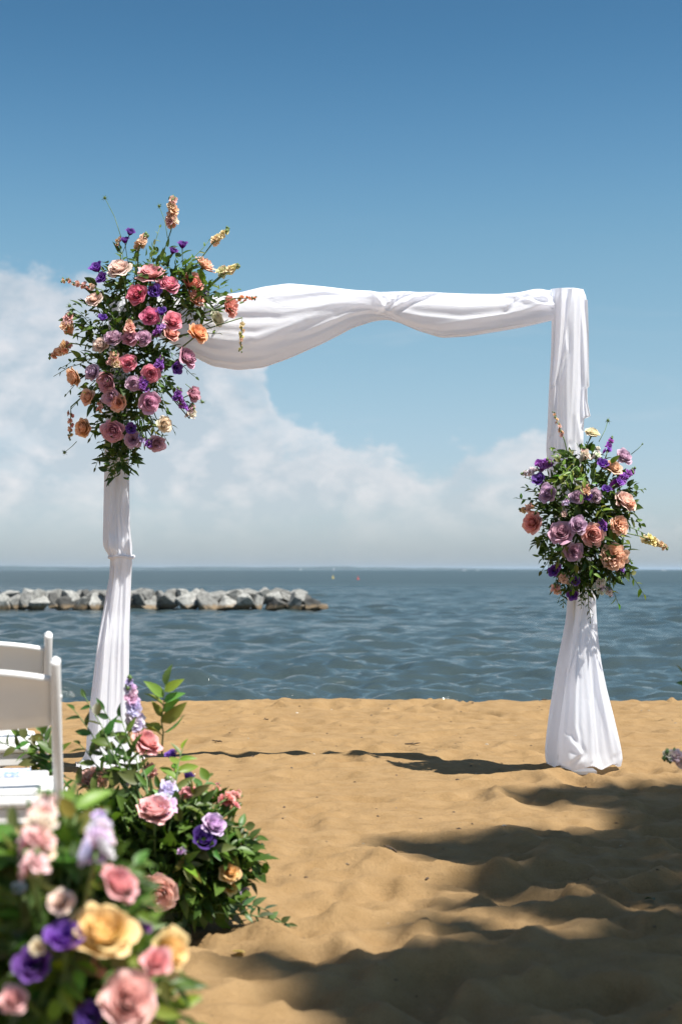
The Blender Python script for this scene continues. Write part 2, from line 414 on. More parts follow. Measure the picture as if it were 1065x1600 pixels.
while x < -1.5:                              # front row
    w_ = rr.uniform(.24, .58); hh = rr.uniform(.36, .48)
    put_rock(x + w_ * .8, 50.2 + rr.uniform(-.25, .25), SEA + hh * .55, w_, .6, hh, rcol(rr.random() < .12)); x += w_ * 1.35
x = -17.8
while x < -1.6:                              # upper row
    w_ = rr.uniform(.24, .58); hh = rr.uniform(.28, .36)
    put_rock(x + w_ * .8, 50.75 + rr.uniform(-.2, .2), SEA + .46 + rr.uniform(-.05, .07), w_, .6, hh, rcol(rr.random() < .12)); x += w_ * 1.25
x = -18
while x < -1.8:                              # back rows
    w_ = rr.uniform(.4, .75)
    put_rock(x + w_ * .8, 51.7 + rr.uniform(-.3, .3), SEA + .42 + rr.uniform(-.1, .06), w_, .65, .34, rcol(rr.random() < .1)); x += w_ * 1.5
for (px, w_, z, h_, dk) in ((-1.75, .55, .25, .35, False), (-1.45, .5, .42, .30, True), (-1.05, .42, .22, .28, True), (-.75, .28, .12, .2, True), (-1.5, .5, .15, .3, False)):
    put_rock(px, 50.4 + rr.uniform(-.2, .3), SEA + z, w_, .5, h_, rcol(dk))

# ------------------------------------------------------------------ distant boats and buoys
def boat(px, py, Y, L, label, sail=False):
    p = at(px, py, Y); b = tag(empty('boat', (p.x, Y, SEA)), label, 'boat', 'boats far out on the bay')
    V = []; n = 7
    for i in range(n):
        t_ = i / (n - 1); w_ = .17 * L * math.sin(math.pi * (.12 + .88 * (1 - t_)) * .62); x_ = (t_ - .5) * L; k = .09 * L * (1 + .5 * t_ * t_)
        V += [(x_, -w_, k), (x_, -w_ * .6, -.05 * L), (x_, w_ * .6, -.05 * L), (x_, w_, k)]
    F = [(i * 4 + k, i * 4 + 4 + k, i * 4 + 5 + k, i * 4 + 1 + k) for i in range(n - 1) for k in range(3)]
    F += [(i * 4 + 3, i * 4 + 7, i * 4 + 4, i * 4) for i in range(n - 1)] + [(0, 1, 2, 3)]
    link('hull', mesh_np('hull', V, F, M_WHITE, False), b)
    if sail:
        link('mast', mesh_np('mast', *tube([(0, 0, .08 * L), (0, 0, 1.35 * L)], .012 * L), M_WHITE), b)
        link('sail', mesh_np('sail', [(-.02 * L, 0, .2 * L), (-.45 * L, .03 * L, .2 * L), (-.02 * L, 0, 1.3 * L), (-.2 * L, .06 * L, .6 * L)], [(0, 1, 3), (0, 3, 2), (1, 2, 3)], M_WHITE), b)
    else:
        c = []
        for (x0, x1, z0, z1, w_) in ((-.15, .18, .1, .24, .12),):
            c = [(x0 * L, -w_ * L, z0 * L), (x1 * L, -w_ * L, z0 * L), (x1 * L, w_ * L, z0 * L), (x0 * L, w_ * L, z0 * L),
                 (x0 * L * .8, -w_ * L * .85, z1 * L), (x1 * L * .6, -w_ * L * .85, z1 * L), (x1 * L * .6, w_ * L * .85, z1 * L), (x0 * L * .8, w_ * L * .85, z1 * L)]
        bx = [(0, 1, 2, 3)[::-1], (4, 5, 6, 7), (0, 1, 5, 4), (1, 2, 6, 5), (2, 3, 7, 6), (3, 0, 4, 7)]
        cab = link('cabin', mesh_np('cabin', c, bx, M_WHITE, False), b)
        wv_ = [(-.10 * L, -.123 * L, .15 * L), (.13 * L, -.123 * L, .15 * L), (.11 * L, -.115 * L, .20 * L), (-.09 * L, -.115 * L, .20 * L)]
        wv_ += [(a, -b_, c_) for a, b_, c_ in wv_]
        link('window', mesh_np('window', wv_[:4], [(0, 1, 2, 3)], M_GLASSY, False), cab); link('window', mesh_np('window', wv_[4:], [(3, 2, 1, 0)], M_GLASSY, False), cab)
boat(724, 890, 1900, 7.0, 'white motorboat far out, largest speck left of the right floral post')
boat(745, 890, 2300, 6.5, 'smaller white motorboat just right of the largest far boat')
boat(1035, 890, 1800, 7.0, 'white motorboat on the horizon near the right edge')
boat(522, 891, 2400, 4.5, 'tiny sailboat on the horizon, middle of the view', True)
boat(470, 891, 2600, 4.5, 'tiny sailboat on the horizon left of the middle', True)
def buoy(px, Y, m, label):
    p = at(px, 900, Y); b = tag(empty('buoy', (p.x, Y, SEA)), label, 'buoy', 'buoys on the bay')
    prof_ = [(0, -.2), (.32, -.15), (.38, .1), (.30, .28), (.14, .36), (.10, .85), (.15, .95), (0, 1.05)]
    V = []; n = 12
    for r_, z_ in prof_:
        for k in range(n): V.append((r_ * .45 * math.cos(6.283 * k / n), r_ * .45 * math.sin(6.283 * k / n), z_ * .45))
    F = grid_faces(len(prof_), n, True)
    link('float', mesh_np('float', V, F.tolist(), m), b)
    link('ring', mesh_np('ring', *tube([(0.07 * math.cos(a * .785), 0, .50 + .05 * math.sin(a * .785)) for a in range(9)], .015), m), b)
buoy(520, 230, M_YELLOW, 'small yellow buoy bobbing past the breakwater end')
buoy(559, 205, M_RED, 'small red buoy bobbing right of the breakwater end')

# ------------------------------------------------------------------ arch and its drapes
AY = 7.17
ppm = FPX / AY
XL = at(183, 890, AY).x; XR = at(900, 890, AY).x
ZT = at(532, 472, AY).z
def zpx(py, Y=AY): return at(532, py, Y).z
def xpx(px, Y=AY): return at(px, 890, Y).x
arch = tag(empty('wedding_arch', ((XL + XR) / 2, AY, 0)), 'rectangular wedding arch frame standing on the sand, hidden under white drapes', 'arch')
def boxmesh(name, x0, x1, y0, y1, z0, z1, mat, bev=.006):
    bm = bmesh.new(); bmesh.ops.create_cube(bm, size=1)
    for v in bm.verts: v.co = Vector(((x0 + x1) / 2 + v.co.x * (x1 - x0), (y0 + y1) / 2 + v.co.y * (y1 - y0), (z0 + z1) / 2 + v.co.z * (z1 - z0)))
    if bev: bmesh.ops.bevel(bm, geom=list(bm.edges), offset=bev, segments=2, affect='EDGES', profile=.6)
    me = bpy.data.meshes.new(name); bm.to_mesh(me); bm.free(); me.materials.append(mat)
    return me
ac = (XL + XR) / 2
for xx in (XL, XR):
    link('post', boxmesh('post', xx - ac - .022, xx - ac + .022, -.022, .022, -.1, ZT - .021, M_METAL), arch)
    link('base_plate', boxmesh('base_plate', xx - ac - .08, xx - ac + .08, -.09, .09, -.03, .004, M_METAL, .003), arch)
link('beam', boxmesh('beam', XL - ac - .03, XR - ac + .03, -.013, .013, ZT - .02, ZT + .012, M_METAL), arch)

def folds(th, s, seed, n1, n2, drift=0.0):
    r = np.random.RandomState(seed); a = r.rand(12) * 6.28
    w = .16 * np.sin(2 * th + 1.7 * s + a[0]) + .12 * np.sin(th + 2.9 * s + a[1]) + .06 * np.sin(3 * th - 4.1 * s + a[2]) + drift * s
    p1 = n1 * th + n1 * w + a[3]; p2 = n2 * th + n2 * 1.15 * w + a[4] + .9 * np.sin(3.7 * s + a[5])
    f1 = 1 - 2 * np.abs(np.sin(p1 / 2)) ** 1.25; f2 = 1 - 2 * np.abs(np.sin(p2 / 2)) ** 1.1
    m1 = .62 + .38 * np.sin(th + 1.9 * s + a[6]); m2 = .5 + .5 * np.sin(2 * th - 2.3 * s + a[7]) * np.sin(1.3 * s + a[8])
    f3 = np.sin(3 * n1 * th + 5 * np.sin(2 * th + s + a[9]) + 2.5 * s)
    return m1 * f1, m2 * f2, f3
def post_drape(name, rows, seed, hd_ratio=.8, n1=6, n2=13, A=(.20, .09, .02), Yc=AY, M=220, N=300, hem=None):
    """rows: (py, left px, right px[, depth half in m]) - a gathered tube of cloth round a post"""
    pz = np.array([zpx(r[0]) for r in rows]); pl = np.array([xpx(r[1]) for r in rows]); pr = np.array([xpx(r[2]) for r in rows])
    pd = np.array([r[3] if len(r) > 3 else hd_ratio * (xpx(r[2]) - xpx(r[1])) / 2 for r in rows]); pa = np.array([r[4] if len(r) > 4 else 1.0 for r in rows])
    o = np.argsort(pz); pz, pl, pr, pd, pa = pz[o], pl[o], pr[o], pd[o], pa[o]
    z = np.linspace(pz[0], pz[-1], N)
    def ip(v):
        y = np.interp(z, pz, v); k = np.ones(7) / 7
        yp = np.concatenate([np.full(3, y[0]), y, np.full(3, y[-1])]); return np.convolve(yp, k, 'valid')
    l_, r_, d_, a_ = ip(pl)[:, None], ip(pr)[:, None], ip(pd)[:, None], ip(pa)[:, None]
    th = np.linspace(0, 2 * math.pi, M, endpoint=False)[None, :]; zz = z[:, None] + 0 * th
    f1, f2, f3 = folds(th + 0 * zz, zz * 1.1, seed, n1, n2)
    wdt = (r_ - l_) / 2
    sc = 1 + a_ * (A[0] * (f1 - .75) + A[1] * (f2 - .6) + A[2] * f3)
    X = (l_ + r_) / 2 + wdt * np.cos(th) * np.maximum(.45, .5 * sc + .5 * np.minimum(1, sc + .05)); Y = Yc + d_ * np.sin(th) * sc
    if hem is not None:
        k = np.clip((hem - zz) / hem, 0, 1) ** 1.3
        zz = zz + k * .03 * (np.sin(5 * th + seed) + .6 * np.sin(9 * th + 2 * seed)) * .5
        zz = np.maximum(zz, .012 + .018 * (1 + np.sin(7 * th + 1.3 * seed)) * k)
    V = np.stack([X, Y, zz], -1).reshape(-1, 3)
    return V, grid_faces(N, M, True)

def crease(V, lines_, w, amp):
    """raise fold ridges along polylines (photograph pixels) on the camera side of a drape"""
    V = V.copy(); px = V[:, 0] / AY * FPX + 532.5; z0, z1 = zpx(0), zpx(1600); py = (V[:, 2] - z0) / (z1 - z0) * 1600
    front = np.clip((AY + .01 - V[:, 1]) / .03, 0, 1); add = np.zeros(len(V))
    for q, ln in enumerate(lines_):
        best = np.full(len(V), 1e9); side = np.zeros(len(V)); tt = np.zeros(len(V)); n = len(ln) - 1
        for k in range(n):
            ax, ay = ln[k]; bx_, by_ = ln[k + 1]; dx, dy = bx_ - ax, by_ - ay; L2 = dx * dx + dy * dy
            t_ = np.clip(((px - ax) * dx + (py - ay) * dy) / L2, 0, 1); d = np.hypot(px - ax - t_ * dx, py - ay - t_ * dy)
            sd = np.sign((px - ax) * dy - (py - ay) * dx); m = d < best; best[m] = d[m]; side[m] = sd[m]; tt[m] = (k + t_[m]) / n
        u = best / (w * (.8 + .5 * ((q * 37) % 10) / 10)); taper = np.sin(np.pi * np.clip(tt * .84 + .08, 0, 1)) ** .6
        add = add + amp * taper * np.where(side > 0, np.exp(-u * u * 2.5), np.exp(-u * u * .35)) - amp * .5 * taper * np.where(side > 0, np.exp(-((u - 1.6) / .9) ** 2), 0)
    V[:, 1] -= add * front; return V
SWLINES = [[(668, 457), (628, 470), (590, 499)], [(700, 460), (645, 478), (606, 498)], [(560, 453), (588, 472), (601, 496)], [(604, 490), (545, 502), (480, 528), (400, 548)], [(600, 482), (520, 488), (440, 503), (370, 500)],
           [(592, 474), (505, 468), (430, 478)], [(330, 532), (400, 540), (470, 520)], [(300, 505), (360, 520), (420, 515)], [(350, 470), (420, 462), (520, 460)], [(612, 498), (660, 507), (720, 512), (852, 501)], [(640, 482), (720, 492), (856, 489)],
           [(790, 468), (830, 482), (858, 492)], [(836, 454), (806, 474), (792, 492)], [(846, 456), (850, 470), (858, 482)], [(320, 560), (370, 566), (440, 550), (520, 512)]]
SKIRT = [[(906, 960), (892, 1050), (889, 1140), (896, 1182)], [(916, 972), (930, 1080), (950, 1184)], [(900, 990), (880, 1060), (866, 1184)], [(912, 1010), (916, 1100), (913, 1192)], [(922, 1000), (938, 1100), (960, 1180)], [(880, 1158), (896, 1180), (872, 1197)],
         [(876, 470), (882, 560), (866, 615), (860, 690)], [(896, 462), (894, 560), (886, 700)], [(906, 470), (903, 560), (898, 660), (905, 700)]]
LPOST = [[(180, 880), (172, 960), (168, 1080), (160, 1180)], [(192, 880), (190, 980), (187, 1100), (180, 1190)], [(200, 882), (198, 1000), (200, 1150)], [(176, 900), (160, 1000), (148, 1120)], [(186, 905), (180, 1040), (178, 1170)], [(178, 740), (176, 800), (170, 855)], [(192, 740), (188, 810), (192, 858)], [(200, 760), (198, 820), (203, 856)]]
LROWS = [(462, 168, 200, .05), (500, 166, 202, .06), (600, 163, 204), (700, 162, 204), (735, 162, 205), (800, 161, 206), (835, 160, 208), (852, 160, 210, .095),
         (861, 163, 210, .085), (867, 171, 208, .06, .4), (871, 173, 207, .05, .3), (876, 172, 209, .058, .6), (900, 170, 208), (930, 164, 207), (960, 158, 206),
         (1000, 150, 205, .10), (1040, 144, 205, .11), (1080, 139, 205, .125), (1120, 134, 206, .14), (1150, 131, 207, .155), (1172, 130, 210, .17), (1184, 126, 219, .20, .9), (1192, 119, 232, .25, .9), (1198, 108, 248, .30, .8)]
V, F = post_drape('d', LROWS, 3, n1=5, n2=11, A=(.24, .07, .015), hem=.10)
V = crease(V, LPOST, 3.0, .012)
ld = tag(link('drape', mesh_np('drape', V, F, M_CLOTH)), 'white chiffon drape tied at mid height round the left arch post', 'drape')
tv, tf = tube([(xpx(190) + .062 * math.cos(a), AY + .056 * math.sin(a), zpx(870) + .004 * math.sin(3 * a)) for a in np.linspace(0, 6.283, 25)], .008, 6)
link('tie', mesh_np('tie', tv, tf, M_CLOTH), ld)

RROWS = [(452, 862, 912, .03, .3), (456, 859, 917, .055, .5), (464, 859, 919, .07, .8), (500, 860, 919, .075), (540, 860, 917), (580, 858, 917), (620, 856, 917), (660, 855, 916), (700, 853, 916), (760, 858, 918), (820, 866, 922),
         (870, 876, 928, .07), (905, 884, 931, .06), (940, 884, 932, .065), (965, 882, 933, .07), (1000, 875, 936, .09), (1040, 866, 941, .11), (1080, 859, 948, .13), (1120, 851, 957, .15), (1160, 844, 965, .165), (1180, 842, 968, .17), (1190, 845, 968, .165, .8), (1198, 850, 965, .15, .6)]
V, F = post_drape('d', RROWS, 9, n1=4, n2=9, A=(.22, .05, .012), hem=.06)
V = crease(V, SKIRT, 4.0, .016)
rd = tag(link('drape', mesh_np('drape', V, F, M_CLOTH)), 'white chiffon drape flaring to a skirt round the right arch post', 'drape')
def ribbon(rows, Y0, seed, amp, n, M=60, N=120):
    """free hanging tail of cloth: rows of (py, left px, right px)"""
    z = np.linspace(0, 1, N); py = np.array([r[0] for r in rows], float); yy = np.linspace(py[0], py[-1], N)
    l_ = np.interp(yy, py, [xpx(r[1]) for r in rows])[:, None]; r_ = np.interp(yy, py, [xpx(r[2]) for r in rows])[:, None]
    u = np.linspace(0, 1, M)[None, :]; Zp = np.array([zpx(v) for v in yy])[:, None] + 0 * u
    rs_ = np.random.RandomState(seed); a = rs_.rand(4) * 6.28
    Y = Y0 - amp * (.5 + .5 * np.sin(n * 6.283 * u + a[0] + 1.5 * np.sin(3 * Zp + a[1]))) * (.35 + .65 * z[:, None]) - .012 * np.sin(7 * u + 5 * Zp)
    X = l_ + (r_ - l_) * u
    return np.stack([X, Y, Zp], -1).reshape(-1, 3), grid_faces(N, M)
V, F = ribbon([(456, 866, 892), (500, 864, 886), (540, 862, 879), (580, 859, 871), (606, 857, 864), (612, 857, 859)], AY - .085, 2, .02, 1.5)
link('tail', mesh_np('tail', V, F, M_CLOTH), rd)
V, F = ribbon([(470, 900, 919), (520, 905, 920), (580, 908, 920), (606, 910, 920), (608, 908, 917), (630, 908, 917), (652, 909, 921), (655, 909, 914)], AY - .02, 5, .03, 1.2)
link('tail', mesh_np('tail', V, F, M_CLOTH), rd)

DS = .32
def swag(cols, seed, Yc=AY, N=420, M=200, n1=5, n2=11, A=(.15, .07, .018), pinch=None):
    px = np.array([c[0] for c in cols], float); xx = np.linspace(px[0], px[-1], N)
    def ip(v):
        y = np.interp(xx, px, v); k = np.hanning(15); k /= k.sum()
        yp = np.concatenate([np.full(7, y[0]), y, np.full(7, y[-1])]); return np.convolve(yp, k, 'valid')
    zt = ip([zpx(c[1]) for c in cols])[:, None]; zb = ip([zpx(c[2]) for c in cols])[:, None]; hd = ip([c[3] for c in cols])[:, None]
    X = np.array([xpx(v) for v in xx])[:, None]; th = np.linspace(0, 2 * math.pi, M, endpoint=False)[None, :]
    tw = 0 * X
    if pinch: tw = 1.9 / (1 + np.exp(-(X - xpx(pinch)) / .07)) - .95
    T = th + tw * np.exp(-((X - xpx(pinch)) / .22) ** 2) * .7 if pinch else th + 0 * X
    f1, f2, f3 = folds(T, X * 1.3, seed, n1, n2)
    sc = 1 + A[0] * (f1 - .8) + A[1] * (f2 - .7) + A[2] * f3
    Z = (zt + zb) / 2 + (zt - zb) / 2 * np.sin(th) * (.6 + .4 * np.minimum(sc + .1, 1.05))
    Y = Yc - (DS * hd + .018) * np.cos(th) - (.010 + .09 * hd) * (f1 - .2 + .45 * f2 + .12 * f3) * np.sign(np.cos(th)) * np.abs(np.cos(th)) ** .5
    X = X + 0 * th + .02 * np.sin(3 * th) * 0
    return np.stack([X, Y, Z], -1).reshape(-1, 3), grid_faces(N, M, True)
SW = [(172, 458, 500, .05), (215, 456, 512, .06), (262, 458, 534, .08), (295, 458, 554, .11), (330, 460, 572, .14), (370, 456, 579, .16), (410, 446, 576, .165), (450, 441, 562, .16), (500, 446, 539, .14),
      (550, 452, 512, .10), (585, 455, 501, .075), (605, 456, 499, .065), (625, 456, 506, .07), (655, 457, 519, .085), (690, 458, 529, .095), (730, 459, 527, .095), (780, 459, 519, .09),
      (815, 456, 513, .09), (838, 450, 508, .088), (858, 452, 503, .07), (880, 456, 498, .05)]
V, F = swag(SW, 14, n1=3, n2=8, A=(.15, .04, .01), pinch=600)
V = crease(V, SWLINES[:3] + SWLINES[11:14], 4.0, .018); V = crease(V, SWLINES[3:11] + SWLINES[14:], 5.5, .007)
bd = tag(link('drape', mesh_np('drape', V, F, M_SWAG)), 'white chiffon swag twisted along the top beam of the arch', 'drape')

# ------------------------------------------------------------------ flower and leaf shapes
def petal_grid(R, H, curl, span, seed, nu=7, nv=6, ruf=.03, zb=-.5):
    r = random.Random(seed); V = []; ph = r.uniform(0, 6.28); lean = r.uniform(-.05, .09)
    for j in range(nv):
        t_ = j / (nv - 1)
        for i in range(nu):
            s_ = -1 + 2 * i / (nu - 1)
            te = t_ * (1 - .20 * abs(s_) ** 2.6)
            rr_ = R * (.16 + .84 * math.sin(min(1, te * 1.04) * math.pi / 2) ** .85)
            z_ = zb + (H - zb) * te ** 1.12
            c = max(0, te - .62) / .38
            rr_ += curl * c * c * (.62 + .38 * R); z_ -= curl * .55 * c ** 3
            rr_ *= 1 + .07 * s_ + lean
            z_ += ruf * c * math.sin(3.2 * s_ + ph) ; rr_ += ruf * .6 * c * math.cos(4.3 * s_ + ph)
            if c > .8: rr_ += .02 * (1 - abs(s_)) * 3 * curl     # pointed lip
            a = span * s_
            V.append((rr_ * math.cos(a), rr_ * math.sin(a), z_, t_))
    F = [(j * nu + i, j * nu + i + 1, (j + 1) * nu + i + 1, (j + 1) * nu + i) for j in range(nv - 1) for i in range(nu - 1)]
    return V, F
def rotz(VF, a):
    c, s_ = math.cos(a), math.sin(a); return [(x * c - y * s_, x * s_ + y * c, z, t_) for x, y, z, t_ in VF[0]], VF[1]
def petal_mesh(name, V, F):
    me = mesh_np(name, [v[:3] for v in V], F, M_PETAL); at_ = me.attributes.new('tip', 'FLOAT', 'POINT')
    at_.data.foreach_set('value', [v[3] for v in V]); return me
def make_rose_kind(seed, open_=1.0):
    r = random.Random(seed); parts = []
    for (R, H, curl, n, sp) in ((.09, .46, .01, 2, 2.0), (.18, .50, .025, 3, 1.3), (.28, .50, .04, 3, 1.25), (.39, .46, .06, 4, 1.0), (.50, .40, .085, 5, .85), (.60, .34, .11, 5, .80)):
        o = r.uniform(0, 6.28)
        for k in range(n): parts.append(rotz(petal_grid(R * r.uniform(.93, 1.07), H * r.uniform(.94, 1.05), curl * open_, sp, r.random(), 6, 5, .05), o + 6.283 * k / n + r.uniform(-.15, .15)))
    heart = petal_mesh('rose', *merge(parts))
    pet = []
    for (R, H, curl, n, sp) in ((.72, .22, .17, 5, .80), (.86, .02, .22, 5, .74)):
        o = r.uniform(0, 6.28)
        for k in range(n):
            me = petal_mesh('petal', *petal_grid(R * r.uniform(.94, 1.05), H + r.uniform(-.06, .06), curl * open_ * r.uniform(.7, 1.2), sp, r.random(), 7, 6, .14)) if k < 3 else pet[-3][0]
            pet.append((me, o + 6.283 * k / n + r.uniform(-.12, .12)))
    return heart, pet
ROSES = [make_rose_kind(i, o) for i, o in ((1, .9), (2, 1.15), (3, 1.0), (4, 1.3))]
def make_ruffle(seed):            # carnation-like garden rose
    r = random.Random(seed); parts = []
    for (R, H, n) in ((.16, .52, 5), (.32, .50, 7), (.5, .42, 9), (.68, .28, 10), (.86, .06, 11)):
        o = r.uniform(0, 6.28)
        for k in range(n): parts.append(rotz(petal_grid(R * r.uniform(.9, 1.1), H + r.uniform(-.08, .08), .2, 1.7 / n + .22, r.random(), 6, 5, .11, -.45), o + 6.283 * k / n + r.uniform(-.2, .2)))
    return petal_mesh('garden_rose', *merge(parts))
RUFFLES = [make_ruffle(i) for i in (31, 32, 33)]
def make_lisi(seed):
    r = random.Random(seed); parts = []
    for (R, H, n, sp) in ((.28, .45, 3, 1.1), (.5, .5, 3, 1.0)):
        o = r.uniform(0, 6.28)
        for k in range(n): parts.append(rotz(petal_grid(R, H, .2, sp, r.random(), 6, 5, .05, -.8), o + 6.283 * k / n))
    pet = [petal_mesh('petal', *petal_grid(.74, .42 + r.uniform(-.06, .06), .36, .78, r.random(), 7, 6, .07, -.85)) for _ in range(2)]
    return petal_mesh('lisianthus', *merge(parts)), [(pet[k % 2], 6.283 * k / 5 + r.uniform(-.1, .1)) for k in range(5)]
LISI = [make_lisi(i) for i in (41, 42)]
def make_floret(seed):
    r = random.Random(seed); parts = []
    for (R, H, n, sp) in ((.25, .32, 3, 1.0), (.55, .25, 4, .75), (.85, .02, 5, .62)):
        o = r.uniform(0, 6.28)
        for k in range(n): parts.append(rotz(petal_grid(R * r.uniform(.85, 1.1), H, .25, sp, r.random(), 5, 4, .13, -.5), o + 6.283 * k / n))
    return petal_mesh('floret', *merge(parts))
FLORETS = [make_floret(i) for i in (51, 52, 53)]
def make_stem(L, seed):
    r = random.Random(seed); b = Vector((r.uniform(-.5, .5), r.uniform(-.5, .5), 0))
    pts = [Vector((0, 0, -.45)) + Vector((0, 0, -L)) * t_ + b * (t_ * t_) for t_ in (0, .3, .65, 1)]
    a = tube(pts, [.13, .075, .07, .07], 5)
    sep_ = []
    for k in range(5):                # calyx
        an = 6.283 * k / 5; c, s_ = math.cos(an), math.sin(an)
        sep_.append(([(0, 0, -.62), (.28 * c - .14 * s_, .28 * s_ + .14 * c, -.52), (.28 * c + .14 * s_, .28 * s_ - .14 * c, -.52), (.62 * c, .62 * s_, -.44)], [(0, 1, 2), (1, 3, 2)]))
    return mesh_np('stem', *merge([a] + sep_), M_STEM)
STEMS = [make_stem(2.6, 1), make_stem(3.6, 2), make_stem(5.0, 3)]
def leaf_shape(wd, droop, fold, n=6):
    V = []; 
    for i in range(n):
        t_ = i / (n - 1); w_ = wd * (math.sin(math.pi * t_ ** .8) ** .85) * (1 - .25 * t_) + .004
        z_ = -droop * t_ * t_
        V += [(-w_, t_, z_ + fold * w_), (0, t_, z_), (w_, t_, z_ + fold * w_)]
    F = []
    for i in range(n - 1):
        a = i * 3; F += [(a, a + 1, a + 4, a + 3), (a + 1, a + 2, a + 5, a + 4)]
    return V, F
LEAFSH = [leaf_shape(.17, .12, .5), leaf_shape(.24, .2, .4), leaf_shape(.20, .32, .55), leaf_shape(.30, .15, .35)]
LEAVES = [mesh_np('leaf', v, f, M_LEAF) for v, f in LEAFSH]
def foliage_mesh(pos, nrm, size, seed, name='foliage'):
    """many leaves joined: pos (n,3), direction (n,3), size (n,)"""
    r = np.random.RandomState(seed); n = len(pos); VV = []; FF = []; off = 0
    d = nrm + r.normal(0, .55, (n, 3)); d /= np.linalg.norm(d, axis=1, keepdims=True)
    up = r.normal(0, .6, (n, 3)) + np.array([0, -.25, .7]); s_ = np.cross(d, up); s_ /= np.linalg.norm(s_, axis=1, keepdims=True) + 1e-9; u = np.cross(s_, d)
    kind = r.randint(0, len(LEAFSH), n)
    for k, (lv, lf) in enumerate(LEAFSH):
        m = kind == k; lv = np.array(lv)[None]; P = pos[m][:, None, :] + size[m][:, None, None] * (lv[..., 0:1] * s_[m][:, None, :] + lv[..., 1:2] * d[m][:, None, :] + lv[..., 2:3] * u[m][:, None, :])
        c = P.shape[0]; nvv = lv.shape[1]; VV.append(P.reshape(-1, 3)); f = np.array(lf)[None] + (np.arange(c) * nvv)[:, None, None] + off
        FF.append(f.reshape(-1, 4)); off += c * nvv
    return mesh_np(name, np.concatenate(VV), np.concatenate(FF), M_LEAF)

C = dict(blush=(.90, .70, .60), lpink=(.90, .48, .47), pink=(.88, .35, .48), hot=(.84, .23, .38), coral=(.94, .45, .38), peach=(.93, .57, .41),
         orange=(.92, .47, .25), cream=(.92, .80, .63), mauve=(.72, .41, .53), lav=(.69, .47, .62), lilac=(.74, .62, .82), purple=(.17, .055, .38), violet=(.34, .12, .50),
         dpurple=(.07, .025, .20), pstock=(.93, .58, .45), bstock=(.90, .68, .60), ystock=(.90, .76, .45), white=(.86, .82, .78), rosepink=(.92, .47, .45), palepink=(.93, .60, .57), yellow=(.94, .67, .30), wine=(.25, .05, .05))
def vary(c, r, k=.10):
    return tuple(max(.01, min(.95, x * (1 + r.uniform(-k, k)))) for x in c)

